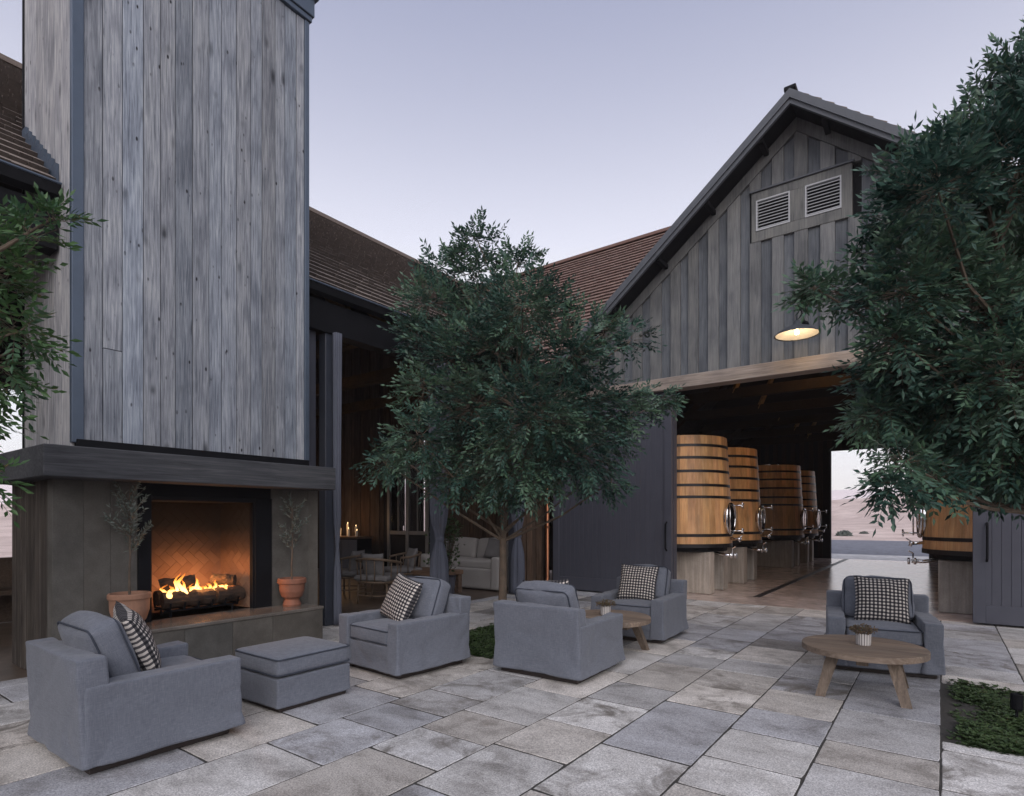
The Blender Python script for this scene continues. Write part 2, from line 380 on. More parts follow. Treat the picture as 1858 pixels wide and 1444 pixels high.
c = mixc(t, .6, c, ramp(t, n2.outputs[0], ((.35, (.75, .72, .72)), (.65, (1.1, 1.1, 1.1)))).outputs[0], 'MULTIPLY')
ln(t, c, b.inputs["Base Color"]); b.inputs["Roughness"].default_value = 1; b.inputs["Specular IOR Level"].default_value = .1; MT['grass'] = m
g.build('ground', 'grass', kind='structure', smooth=True)
g = MB()
for j, (r_, kk) in enumerate(((330, 0), (380, .45), (430, .8), (480, 1), (540, .8), (640, 0))):
    for k in range(NA * 2):
        a = math.pi * k / NA; x, y = r_ * math.sin(a), r_ * math.cos(a)
        g.v.append((x, y, -6 + kk * (31 + 16 * noise.noise(Vector((math.sin(a) * 2.2, math.cos(a) * 2.2, 9))) + 6 * noise.noise(Vector((x * .012, y * .012, 1))))))
for i in range(5):
    for k in range(NA * 2): g.f.append((i * NA * 2 + k, (i + 1) * NA * 2 + k, (i + 1) * NA * 2 + (k + 1) % (NA * 2), i * NA * 2 + (k + 1) % (NA * 2)))
MT['hill'] = plain_mat('far_dry_hill', (.80, .71, .70), 1, var=.08, scale=.02, bmp=0, spec=.05)
g.build('hills', 'hill', kind='structure', smooth=True)

Y0 = 9.63      # barn front wall
FAR = 22.6     # barn far wall
MB().box(-14, 12, FAR + 3.6, 45, -.10, -.05).build('gravel_road', 'gravel', kind='structure')
MB().box(-7, 5, FAR + .02, FAR + 3.6, -.10, -.02).build('outer_paving', 'apron', kind='structure')
bf = MB().box(-6.1, 2.65, Y0 + .02, FAR, -.10, .004).build('barn_floor', 'barnfloor', kind='structure', color=(1, 1, 1))
dr = MB()
for i in range(46):
    y = 10.6 + i * .26; dr.box(-2.62, -2.50, y, y + .20, .004, .010)
dr.build('floor_drain', 'hoop', bf, kind='stuff')
MB().box(-16.3, -6.30, -6, 9.8, -.12, -.004).build('pavilion_floor', 'pavfloor', kind='structure', color=(1, 1, 1))
MT['joint'] = plain_mat('joint_sand', (.045, .042, .038), .95, var=.5, scale=40, bmp=.3)
pv = MB().box(-6.30, 9, -9, Y0 + .02, -.12, -.0025).build('paving', 'joint', kind='structure')
BEDS = [(-4.62, -3.52, 4.42, 6.12), (.02, 1.22, 4.40, 5.95)]
PALE, CREAM, BLUE, MID, DARK = (.61, .60, .595), (.57, .54, .51), (.43, .435, .465), (.49, .485, .49), (.30, .29, .285)
xs = [-6.28 + .555 * 0]
cols = [0.0]
while cols[-1] < 4.4: cols.append(cols[-1] + .555)
neg = [-.574, -1.10, -1.655, -2.17]
while neg[-1] > -5.7: neg.append(neg[-1] - .555)
neg.append(-6.29)
cols = sorted(neg) + cols
rp = random.Random(21); npv = 0
known = {-1.10: [.5, 1.2, 1.75, 2.35, 2.9, 3.33, 3.86, 4.37, 4.95, 5.45, 6.0, 6.6, 7.2, 7.7, 8.3, 9.0], -1.655: [.3, 1.0, 1.7, 2.4, 3.14, 4.16, 4.7, 5.3, 5.8, 6.5, 7.0, 7.6, 8.2, 8.9],
         -2.17: [.6, 1.3, 2.1, 2.75, 3.3, 3.89, 4.42, 5.25, 5.7, 6.1, 6.7, 7.4, 8.0, 8.8]}
def paver_mesh(hx, hy, h, rr_):
    ring = []; sd = rr_.uniform(0, 99); rot = rr_.uniform(-.004, .004)
    for (x0, y0, x1, y1) in ((-hx, -hy, hx, -hy), (hx, -hy, hx, hy), (hx, hy, -hx, hy), (-hx, hy, -hx, -hy)):
        n_ = max(5, int(math.hypot(x1 - x0, y1 - y0) / .055))
        for q in range(n_):
            w = q / n_; x, y = x0 + (x1 - x0) * w, y0 + (y1 - y0) * w
            j = .0035 * noise.noise(Vector((x * 14 + sd, y * 14, 0))) + .002 * noise.noise(Vector((x * 45 + sd, y * 45, 3)))
            if q == 0: j -= rr_.choice((0, .002, .004, .009))
            l_ = math.hypot(x, y); x += x / l_ * j; y += y / l_ * j
            ring.append((x - rot * y, y + rot * x))
    m_ = len(ring); mb = MB(); dp = .0025 + .0015 * rr_.random()
    mb.v = [(x * (1 - .004 / hx), y * (1 - .004 / hy), h) for x, y in ring] + [(x, y, h - dp) for x, y in ring] + [(x, y, -.06) for x, y in ring]
    mb.f = [tuple(range(m_))] + [(i + m_ * l, i + m_ * (l + 1), (i + 1) % m_ + m_ * (l + 1), (i + 1) % m_ + m_ * l) for l in (0, 1) for i in range(m_)]
    return mb
def in_view(x, y):
    d = Vector((x, y, 0)); tt = d.dot(FW); return tt > .9 and abs(d.dot(RT) / tt) < 1.05
for i in range(len(cols) - 1):
    xa, xb = cols[i], cols[i + 1]
    ys = None
    for k, v in known.items():
        if abs(xa - k) < .01: ys = list(v)
    if ys is None:
        ys = [-.3 + rp.uniform(-.3, .3)]
        while ys[-1] < 9.0: ys.append(ys[-1] + rp.choice((.42, .5, .55, .62, .72, .85, .95)))
    ys.append(Y0 + .015)
    for ya, yb in zip(ys[:-1], ys[1:]):
        if yb - ya < .12: continue
        segs = [(xa, xb, ya, yb)]
        for (bx0, bx1, by0, by1) in BEDS:
            ns = []
            for (a, b_, c_, d_) in segs:
                if b_ <= bx0 + .02 or a >= bx1 - .02 or d_ <= by0 or c_ >= by1: ns.append((a, b_, c_, d_)); continue
                if c_ < by0 - .06: ns.append((a, b_, c_, by0))
                if d_ > by1 + .06: ns.append((a, b_, by1, d_))
                if a < bx0 - .06: ns.append((a, bx0, max(c_, by0), min(d_, by1)))
                if b_ > bx1 + .06: ns.append((bx1, b_, max(c_, by0), min(d_, by1)))
            segs = ns
        for (a, b_, c_, d_) in segs:
            if not (in_view(a, c_) or in_view(b_, d_) or in_view(a, d_) or in_view(b_, c_)): continue
            if b_ < -5.9 and c_ > 1.62 and d_ < 4.05: continue
            q = rp.random()
            base = PALE if q < .30 else CREAM if q < .52 else BLUE if q < .75 else MID if q < .94 else DARK
            k = rp.uniform(.78, 1.12); h = rp.uniform(-.0005, .0025); gp = rp.uniform(.0035, .0065)
            paver_mesh((b_ - a) / 2 - gp, (d_ - c_) / 2 - gp * 1.3, h, rp).build('paver', 'paver', pv, ((a + b_) / 2, (c_ + d_) / 2, 0), color=tuple(x * k for x in base))
            npv += 1
print('pavers', npv)
# ------------------------------------------------------------------ roofs of shingles
def shingles(mb, p0, u, ulen, s, slen, nrm, clip=None, w=.14, ex=.235, rnd=random.Random(5), th=.05):
    """tiles on the plane p0 + a*u + b*s (a along the eave, b up the slope); clip(a,b)->bool"""
    rows = int(slen / ex)
    for r_ in range(rows):
        b0 = r_ * ex; a = -rnd.random() * w
        while a < ulen:
            ww = w * rnd.uniform(.72, 1.25); a1 = a + ww - .006
            if clip is None or clip(a + ww / 2, b0):
                lift = th + rnd.uniform(-.003, .004); dn = rnd.uniform(-.008, .006)
                q = [p0 + u * max(a, 0) + s * (b0 + dn), p0 + u * min(a1, ulen) + s * (b0 + dn), p0 + u * min(a1, ulen) + s * (b0 + ex * 1.25), p0 + u * max(a, 0) + s * (b0 + ex * 1.25)]
                o = len(mb.v)
                mb.v += [tuple(q[0] + nrm * lift), tuple(q[1] + nrm * lift), tuple(q[2] + nrm * .004), tuple(q[3] + nrm * .004), tuple(q[0] + nrm * lift * .25), tuple(q[1] + nrm * lift * .25)]
                mb.f += [(o, o + 1, o + 2, o + 3), (o + 4, o + 5, o + 1, o), (o + 3, o + 4, o), (o + 1, o + 5, o + 2)]
                tn = rnd.random() * .7; mb.tone += [tn, .96 + rnd.random() * .04, tn, tn]     # butt ends coloured dark to draw shadow lines between the courses
            a += ww
    return mb

# ------------------------------------------------------------------ pavilion (open-sided building on the left)
EX, EZ, RX, RZ = -6.20, 4.27, -11.3, 8.2
pav = thing('pavilion', 'dark open-sided barn pavilion with brown shingle roof behind the chimney', 'building', (-9, 5, 0))
sl = Vector((RX - EX, 0, RZ - EZ)); slen = sl.length; sl.normalize(); nl = Vector((RZ - EZ, 0, EX - RX)).normalized()
def roof_slab(p, q, r_, s_, th, name, mat, par):
    n_ = (q - p).cross(s_ - p).normalized() * th
    mb = MB(); mb.add([tuple(v) for v in (p, q, r_, s_, p - n_, q - n_, r_ - n_, s_ - n_)],
                      [(0, 1, 2, 3), (7, 6, 5, 4), (0, 4, 5, 1), (1, 5, 6, 2), (2, 6, 7, 3), (3, 7, 4, 0)])
    return mb.build(name, mat, par, world=True)
YA, YB, VY = -5.0, 13.3, 9.45
# main roof slope facing the court; its far end runs into the valley
CHY0, CHY1, CHX0, CHX1 = 1.743, 4.005, -7.24, -5.91
rf = roof_slab(Vector((EX, YA, EZ)), Vector((EX, VY, EZ)), Vector((RX, YB, RZ)), Vector((RX, YA, RZ)), .12, 'roof', 'black', pav)
def clipA(a, b_):
    y = YA + a; x = EX + sl.x * b_
    if y > VY + (b_ / slen) * (YB - VY): return False
    return not (CHY0 - .02 < y < CHY1 + .02 and x > CHX0 - .03)
shingles(MB(), Vector((EX + .03, YA, EZ - .02)), Vector((0, 1, 0)), YB - YA, sl, slen, nl, clipA).build('shingle', 'shingle', rf, world=True, kind='stuff')
roof_slab(Vector((RX, YA, RZ)), Vector((RX, YB, RZ)), Vector((-16.4, YB, EZ)), Vector((-16.4, YA, EZ)), .12, 'roof', 'black', pav)
MB().box(RX - .09, RX + .09, YA, YB, RZ - .02, RZ + .06).build('ridge_cap', 'shingle', pav, world=True)
# cross wing roof: slope facing the court, in the valley between pavilion and barn
BX, BZ, BS = -1.75, 7.55, .83     # barn apex x, z and slope
wing = [Vector((RX, YB, RZ)), Vector((-6.15, VY, 4.22)), Vector((-5.9, VY, 4.22)), Vector((BX, 12.72, 7.57)), Vector((BX, YB, RZ))]
ws = Vector((0, YB - VY, RZ - EZ + .03)); wlen = ws.length; ws.normalize(); wnr = Vector((0, -(RZ - EZ), YB - VY)).normalized()
mb = MB(); mb.add([tuple(v) for v in wing] + [tuple(v - wnr * .1) for v in wing], [(0, 1, 2, 3, 4), (9, 8, 7, 6, 5)] + [(i, i + 5, (i + 1) % 5 + 5, (i + 1) % 5) for i in range(5)])
wr = mb.build('roof', 'black', pav, world=True)
def clipW(a, b_):
    k = b_ / wlen; xl = -6.15 + (RX + 6.15) * k; xr = -5.9 + (BX + 5.9) * min(1, k * 1.17); x = RX + a
    return xl < x < xr
shingles(MB(), Vector((RX, VY, 4.23)), Vector((1, 0, 0)), BX - RX, ws, wlen, wnr, clipW, w=.13, ex=.16, th=.05).build('shingle', 'redshingle', wr, world=True, kind='stuff')
MB().box(RX, BX, YB - .09, YB + .09, RZ - .02, RZ + .05).build('ridge_cap', 'redshingle', pav, world=True)
roof_slab(Vector((RX, YB, RZ)), Vector((BX, YB, RZ)), Vector((BX, YB + 3.9, 4.2)), Vector((RX, YB + 3.9, 4.2)), .1, 'roof', 'black', pav)
# gutter, header, fascia
for (ya, yb) in ((YA, CHY0 - .02), (CHY1 + .02, VY)):
    gt = MB(); prof = [(0, 0), (-.02, -.10), (.05, -.13), (.12, -.10), (.135, .0)]
    for y in (ya, yb):
        for (px, pz) in prof: gt.v.append((EX - .03 + px, y, EZ - .03 + pz))
    n_ = len(prof)
    for i in range(n_ - 1): gt.f.append((i, i + 1, n_ + i + 1, n_ + i))
    gt.f += [tuple(range(n_)), tuple(reversed(range(n_, 2 * n_)))]
    gt.build('gutter', 'black', pav, world=True)
    MB().tube([(EX + .105, ya, EZ - .03), (EX + .105, yb, EZ - .03)], .012, 6).build('gutter_lip', 'trim', pav, world=True)
    MB().box(-6.40, -6.20, ya, min(yb, VY), 3.70, 4.08).build('header_beam', 'black', pav, world=True)
for y in (4.56, 6.55, 8.58):
    MB().cbox(-6.37, -6.23, y - .07, y + .07, 0, 3.72, .008).build('post', 'post', pav, world=True)
MB().cbox(-6.42, -6.30, 4.02, 4.40, 0, 3.72, .006).build('side_panel', 'charcoal', pav, world=True)
# rafters below the roof, warm timber
for i in range(13):
    y = 4.3 + i * .75
    a = Vector((EX - .3, y, EZ + .02)); c_ = Vector((RX, y, RZ - .22)); dn = Vector((0, 0, -.2))
    mb = MB(); vv = []
    for yy in (-.035, .035):
        for p in (a, c_, c_ + dn, a + dn): vv.append((p.x, p.y + yy, p.z))
    mb.add(vv, [(0, 1, 2, 3), (7, 6, 5, 4), (0, 4, 5, 1), (1, 5, 6, 2), (2, 6, 7, 3), (3, 7, 4, 0)])
    mb.build('rafter', 'rafter', pav, world=True, color=(.6, .55, .5))
for y in (5.4, 7.1, 8.7):
    MB().box(-16.1, -6.42, y, y + .14, 3.88, 4.08).build('tie_beam', 'rafter', pav, world=True, color=(.25, .23, .22))
# end wall of boards (faces the camera), with glazed door
rw = random.Random(3)
DX0, DX1, DZ = -10.95, -9.55, 3.35
def prz(x): return (EZ + (RZ - EZ) / (EX - RX) * (EX - x) if x > RX else RZ - .77 * (RX - x)) - .16
def wallpoly(x0, x1, z0, y0, y1, name, mat, **kw):
    xs_ = [x0] + ([RX] if x0 < RX < x1 else []) + [x1]; up_ = [(x, prz(x)) for x in xs_]
    P = [(x1, z0), (x0, z0)] + up_; n_ = len(P); P = P[::-1]
    mb = MB(); mb.add([(p[0], y0, p[1]) for p in P] + [(p[0], y1, p[1]) for p in P], [tuple(reversed(range(n_))), tuple(range(n_, 2 * n_))] + [(i, (i + 1) % n_, (i + 1) % n_ + n_, i + n_) for i in range(n_)])
    return mb.build(name, mat, pav, world=True, **kw)
wallpoly(-16.2, DX0, 0, 9.70, 9.80, 'end_wall', 'black'); wallpoly(DX1, -6.30, 0, 9.70, 9.80, 'end_wall', 'black'); wallpoly(DX0, DX1, DZ, 9.70, 9.80, 'end_wall', 'black')
x = -14.4; i = 0
while x < -6.42:
    w_ = .24 if i % 2 == 0 else .15
    z0 = DZ + .12 if (x + w_ > DX0 - .12 and x < DX1 + .12) else 0
    d = 9.695 - (.035 if i % 2 == 0 else .012)
    MB().cbox(-w_ / 2, w_ / 2, -.0, 9.697 - d, 0, min(6.4, prz(x + w_) - .02) - z0, .004).build('wall_board', 'darkwood', pav, (x + w_ / 2, d, z0), world=True, color=grey(.75, 1.5, .1)); x += w_ - .012; i += 1
# corner return of boards beside the sliding door, facing the court
y = 8.70; i = 0
MB().box(-6.40, -6.34, 8.66, 9.70, 0, 4.1).build('corner_wall', 'black', pav, world=True)
while y < 9.55:
    w_ = .19 if i % 2 == 0 else .13
    MB().cbox(0, .04 if i % 2 == 0 else .02, 0, w_ - .01, 0, 4.0, .004).build('wall_board', 'darkwood', pav, (-6.338, y, 0), world=True, color=grey(1.0, 1.7, .06)); y += w_; i += 1
# back side of the pavilion: two stretches with a wide opening
MB().box(-16.4, -16.2, 4.6, 9.8, 0, 4.3).build('back_wall', 'darkwood', pav, world=True, color=(.5, .5, .5))
MB().box(-16.4, -16.2, -5, .4, 0, 4.3).build('back_wall', 'darkwood', pav, world=True, color=(.5, .5, .5))
wallpoly(-16.2, -6.4, 0, -5.1, -5.0, 'end_wall', 'darkwood', color=(.5, .5, .5))
dr_ = thing('glazed_door', 'tall glazed double door in the pavilion wall, lit from outside', 'door', ((DX0 + DX1) / 2, 9.72, 0))
MT['glass'] = None
m, t, b = nt_new('door_glass'); b.inputs["Transmission Weight"].default_value = 1; b.inputs["Roughness"].default_value = .02; b.inputs["IOR"].default_value = 1.1; MT['glass'] = m
MT['doorpaint'] = plain_mat('pale_door_paint', (.20, .19, .185), .5, var=.1, bmp=.05)
xm = (DX0 + DX1) / 2
for (a, b_) in ((DX0, DX0 + .09), (xm - .05, xm - .003), (xm + .003, xm + .05), (DX1 - .09, DX1)):
    MB().cbox(a, b_, 9.66, 9.74, .005, DZ, .005).build('stile', 'doorpaint', dr_, world=True)
for (z0, z1) in ((.005, .14), (.98, 1.07), (2.55, 2.65), (DZ - .1, DZ)):
    for (a, b_) in ((DX0 + .09, xm - .05), (xm + .05, DX1 - .09)):
        MB().cbox(a, b_, 9.665, 9.735, z0, z1, .005).build('rail', 'doorpaint', dr_, world=True)
for (a, b_) in ((DX0 + .09, xm - .05), (xm + .05, DX1 - .09)):
    MB().box(a, b_, 9.69, 9.71, .14, .98).build('panel', 'black', dr_, world=True)
    for (z0, z1) in ((1.07, 2.55), (2.65, DZ - .1)): MB().box(a, b_, 9.695, 9.702, z0, z1).build('pane', 'glass', dr_, world=True)
    MB().box((a + b_) / 2 - .012, (a + b_) / 2 + .012, 9.68, 9.72, 1.07, 2.55).build('glazing_bar', 'doorpaint', dr_, world=True)
MB().cbox(xm - .09, xm - .06, 9.62, 9.66, 1.08, 1.2, .006).build('handle', 'chrome', dr_, world=True)
# space behind the wall: a lit garden side is open sky; keep the wing's rear wall off the door axis
MB().box(-8.9, -6.1, 13.0, 13.1, 0, 4.2).build('wing_wall', 'darkwood', pav, world=True, color=(.4, .4, .4))
for (a, b_) in ((-12.6, -11.42), (-11.22, -10.72), (-10.58, -9.4)): MB().box(a, b_, 10.6, 10.7, 0, 4.3).build('door_light_blocker', 'darkwood', pav, world=True, color=(.5, .5, .5))  # added dark blockers behind the glazed door, gaps let slivers of daylight through

# ------------------------------------------------------------------ barn
barn = thing('barn', 'weathered grey board-and-batten barn with gable roof and wide open doorway', 'barn', (BX, Y0 + 6, 0))
OX0, OX1, OZ = -3.67, .34, 3.52        # front opening
HW = 4.35                               # half width
def rz_(x): return BZ - .30 - BS * abs(x - BX)      # underside of the roof at the wall
Yw = Y0
mb = MB()   # gable backing
pts = [(BX - HW, 3.6), (BX + HW, 3.6), (BX + HW, rz_(BX + HW)), (BX, rz_(BX)), (BX - HW, rz_(BX - HW))]
mb.add([(p[0], Yw + .05, p[1]) for p in pts] + [(p[0], Yw + .14, p[1]) for p in pts], [(0, 1, 2, 3, 4), (9, 8, 7, 6, 5)] + [((i + 1) % 5, i, i + 5, (i + 1) % 5 + 5) for i in range(5)])
mb.build('gable_backing', 'black', barn, world=True)
VF = (-2.40, -1.02, 5.70, 6.47)   # vent surround
x = BX - HW; i = 0; rb = random.Random(11)
def gboard(x0, x1, z0, ztop_l, ztop_r, y0, y1, col):
    mb = MB(); vv = []
    for y in (y0, y1): vv += [(x0, y, z0), (x1, y, z0), (x1, y, ztop_r), (x0, y, ztop_l)]
    mb.add(vv, [(0, 1, 2, 3), (7, 6, 5, 4), (1, 0, 4, 5), (2, 1, 5, 6), (3, 2, 6, 7), (0, 3, 7, 4)])
    mb.build('gable_board', 'gable', barn, world=True, color=col)
while x < BX + HW - .05:
    proud = i % 2 == 0
    w_ = rb.uniform(.17, .205) if proud else rb.uniform(.13, .165)
    x1 = min(x + w_, BX + HW)
    y0 = Yw - .02 if proud else Yw + .015
    z0 = 3.74 + rb.uniform(-.01, .012)
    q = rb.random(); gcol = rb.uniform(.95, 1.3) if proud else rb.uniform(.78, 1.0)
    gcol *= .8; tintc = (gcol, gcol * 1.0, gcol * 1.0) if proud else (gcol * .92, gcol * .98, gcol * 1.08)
    xa, xb = x + (-.001 if not proud else .004), x1 + (.001 if not proud else -.004)
    za, zb = max(rz_(xa), z0 + .02), max(rz_(xb), z0 + .02)
    ov = xb > VF[0] + .01 and xa < VF[1] - .01
    if ov:
        gboard(xa, xb, z0, VF[2], VF[2], y0, Yw + .048, tintc)
        gboard(xa, xb, VF[3], za, zb, y0, Yw + .048, tintc)
    else: gboard(xa, xb, z0, za, zb, y0, Yw + .048, tintc)
    x = x1; i += 1
# vent surround boards and louvre vents
fy0, fy1 = Yw - .03, Yw + .046
for (a, b_, c_, d_) in ((VF[0], -2.33, VF[2], VF[3]), (-1.84, -1.635, VF[2] + .16, 6.335), (-1.155, VF[1], VF[2], VF[3]), (-2.33, -1.155, VF[2], VF[2] + .16), (-2.33, -1.155, 6.335, VF[3])):
    MB().cbox(a, b_, fy0, fy1, c_, d_, .004).build('vent_surround', 'gable', barn, world=True, color=(.9, .89, .85))
MB().cbox(VF[0] - .03, VF[1] + .03, fy0 - .03, fy1, VF[3], VF[3] + .03, .004).build('drip_cap', 'fascia', barn, world=True)
for (a, b_) in ((-2.33, -1.84), (-1.635, -1.155)):
    fr = MB(); 
    fr.box(a, a + .022, fy0 - .012, fy1, 5.86, 6.335); fr.box(b_ - .022, b_, fy0 - .012, fy1, 5.86, 6.335)
    fr.box(a + .022, b_ - .022, fy0 - .012, fy1, 5.86, 5.882); fr.box(a + .022, b_ - .022, fy0 - .012, fy1, 6.313, 6.335)
    vt = fr.build('vent', 'louver', barn, world=True)
    for k in range(9):
        z = 5.892 + k * .0475
        mb = MB(); mb.add([(a + .022, fy0, z), (b_ - .022, fy0, z), (b_ - .022, fy1, z + .036), (a + .022, fy1, z + .036),
                           (a + .022, fy0, z + .012), (b_ - .022, fy0, z + .012), (b_ - .022, fy1, z + .046), (a + .022, fy1, z + .046)],
                          [(3, 2, 1, 0), (4, 5, 6, 7), (0, 1, 5, 4), (1, 2, 6, 5), (2, 3, 7, 6), (3, 0, 4, 7)])
        mb.build('slat', 'louver', vt, world=True)
# beam (door track timber)
MB().cbox(-6.05, 2.62, Yw - .22, Yw + .04, 3.53, 3.735, .008).build('door_beam', 'beam', barn, world=True)
# walls beside the opening
MB().box(-6.10, OX0 - .0, Yw + .0, Yw + .14, 0, 3.6).build('front_wall', 'charcoal', barn, world=True)
MB().box(OX1, 2.62, Yw + .0, Yw + .14, 0, 3.6).build('front_wall', 'charcoal', barn, world=True)
# sliding doors
def sliding_door(x0, x1, label, hx):
    d = thing('sliding_door', label, 'door', ((x0 + x1) / 2, Yw - .12, .03))
    MB().box(x0, x1, Yw - .10, Yw - .055, .03, 3.53).build('core', 'charcoal', d, world=True)
    n_ = round((x1 - x0) / .095); w_ = (x1 - x0) / n_
    me = None
    for k in range(n_):
        if me is None:
            o = MB().cbox(.001, w_ - .001, 0, .022, .16, 3.5, .0025).build('board', 'charcoal', d, (x0, Yw - .122, 0), world=True); me = o.data
        else: inst('board', me, d, (x0 + k * w_, Yw - .122, 0), world=True)
    for (a, b_, c_, e_) in ((x0, x0 + .13, .03, 3.53), (x1 - .13, x1, .03, 3.53), (x0 + .13, x1 - .13, .03, .26)):
        MB().cbox(a, b_, Yw - .142, Yw - .1, c_, e_, .004).build('frame_board', 'charcoal', d, world=True)
    MB().tube([(hx, Yw - .142, .82), (hx, Yw - .20, .85), (hx, Yw - .20, 1.27), (hx, Yw - .142, 1.30)], .014, 8).build('handle', 'black', d, world=True)
sliding_door(-6.02, -3.66, 'charcoal sliding plank door between the copper downpipe and the tanks', -3.74)
sliding_door(.33, 2.69, 'charcoal sliding plank door behind the armchair with round table, under the tree', .47)
# side walls, far wall with opening, interior boards
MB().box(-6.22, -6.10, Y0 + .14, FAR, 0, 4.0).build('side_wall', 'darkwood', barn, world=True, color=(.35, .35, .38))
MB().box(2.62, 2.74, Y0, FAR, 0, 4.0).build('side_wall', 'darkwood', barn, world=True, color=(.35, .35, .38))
FX0, FX1, FZ = -3.05, -.3, 3.70
for (a, b_, z0, z1) in ((-6.1, FX0, 0, 7.2), (FX1, 2.62, 0, 7.2), (FX0, FX1, FZ, 7.2)):
    MB().box(a, b_, FAR, FAR + .14, z0, z1).build('far_wall', 'black', barn, world=True)
for k in range(30):
    xw = -6.05 + k * .29
    z0 = FZ + .05 if FX0 - .2 < xw < FX1 + .05 else 0
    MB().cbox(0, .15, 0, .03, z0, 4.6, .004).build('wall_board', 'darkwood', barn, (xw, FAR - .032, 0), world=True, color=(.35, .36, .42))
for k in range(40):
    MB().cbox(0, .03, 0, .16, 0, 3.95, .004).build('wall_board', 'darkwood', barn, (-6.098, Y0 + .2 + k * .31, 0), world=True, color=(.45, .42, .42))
MB().cbox(FX0 - .10, FX0, FAR - .06, FAR + .2, 0, FZ + .1, .006).build('jamb', 'black', barn, world=True)
# roof: slabs with overhang, rake boards, shingles near the front edge
OV = .48; yf = Y0 - OV
ex_ = HW + .35
zl = BZ - BS * ex_
for sgn in (-1, 1):
    e = Vector((BX + sgn * ex_, 0, zl)); a = Vector((BX, 0, BZ))
    P = [Vector((a.x, yf, a.z)), Vector((e.x, yf, e.z)), Vector((e.x, FAR + .4, e.z)), Vector((a.x, FAR + .4, a.z))]
    if sgn < 0: P = [P[3], P[2], P[1], P[0]]
    rfb = roof_slab(*P, -.0, 'roof_plane', 'black', barn) if False else None
    n_ = Vector((sgn * BS, 0, 1)).normalized()
    lo = [p - n_ * .10 for p in P]; mb = MB()
    mb.add([tuple(v) for v in P] + [tuple(v) for v in lo], [(0, 1, 2, 3), (7, 6, 5, 4), (0, 4, 5, 1), (1, 5, 6, 2), (2, 6, 7, 3), (3, 7, 4, 0)])
    rfb = mb.build('roof', 'black', barn, world=True)
    su = (a - e); sL = su.length; su.normalize()
    shingles(MB(), Vector((e.x, yf - .03 if sgn > 0 else yf + .05, zl)), Vector((0, 1, 0)), 2.2 if sgn > 0 else 13.2, su, sL + .02, n_, w=.16, th=.028, ex=.2).build('shingle', 'shingle', rfb, world=True, kind='stuff')
    # rake board in two steps
    for (dy, top, bot, nm) in ((-.035, -.005, .095, 'rake_board'), (-.005, .09, .15, 'rake_moulding')):
        mb = MB(); vv = []
        for y in (yf + dy - .025, yf + .02):
            for (pt, off) in ((a, top), (e, top), (e, bot), (a, bot)): vv.append((pt.x, y, pt.z - off * 1.3))
        mb.add(vv, [(0, 1, 2, 3), (7, 6, 5, 4), (0, 4, 5, 1), (1, 5, 6, 2), (2, 6, 7, 3), (3, 7, 4, 0)])
        mb.build(nm, 'fascia', barn, world=True)
    # soffit rafters (outriggers) under the overhang
    for k in range(5):
        s_ = .55 + k * 1.05
        if s_ > sL - .2: continue
        c_ = a - su * s_ * 1.0
        MB().cbox(c_.x - .035, c_.x + .035, yf + .06, Y0 - .04, c_.z - .22, c_.z - .14, .006).build('outrigger', 'black', barn, world=True)
MB().cbox(BX - .08, BX + .08, yf - .05, FAR, BZ - .01, BZ + .055, .01).build('ridge_cap', 'black', barn, world=True)
# frieze boards under the rake on the gable
for sgn in (-1, 1):
    mb = MB(); vv = []
    for y in (Yw - .045, Yw + .04):
        for (xx, off) in ((BX, 0), (BX + sgn * HW, 0), (BX + sgn * HW, .2), (BX, .2)): vv.append((xx, y, rz_(xx) + .16 - off))
    mb.add(vv, [(0, 1, 2, 3), (7, 6, 5, 4), (0, 4, 5, 1), (1, 5, 6, 2), (2, 6, 7, 3), (3, 7, 4, 0)])
    mb.build('frieze_board', 'gable', barn, world=True, color=(.75, .75, .75))
# interior trusses, tinted near-black to put the barn's shade into the timber; braces lighter
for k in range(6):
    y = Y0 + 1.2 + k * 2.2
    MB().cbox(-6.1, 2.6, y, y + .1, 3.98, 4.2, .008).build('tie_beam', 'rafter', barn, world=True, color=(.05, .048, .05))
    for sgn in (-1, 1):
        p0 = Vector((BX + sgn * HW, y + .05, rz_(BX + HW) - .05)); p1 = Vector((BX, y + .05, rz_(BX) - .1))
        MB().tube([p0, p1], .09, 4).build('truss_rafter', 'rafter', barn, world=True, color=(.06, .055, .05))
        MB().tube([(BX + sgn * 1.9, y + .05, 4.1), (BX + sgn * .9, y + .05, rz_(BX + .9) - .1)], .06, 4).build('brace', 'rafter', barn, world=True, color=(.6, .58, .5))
# downpipe
dp = MB().tube([(-6.16, Y0 - .12, 4.0), (-6.16, Y0 - .12, .22), (-6.12, Y0 - .20, .08), (-6.10, Y0 - .26, .06)], .042, 12).build('downpipe', 'copper', None, smooth=True)
tag(dp, 'copper downpipe in the corner beside the charcoal sliding door', 'downpipe')
for z in (1.2, 2.8):
    MB().lathe([(.044, -.02), (.052, -.02), (.052, .02), (.044, .02)], 12, (-6.16, Y0 - .12, z)).build('bracket', 'copper', dp)

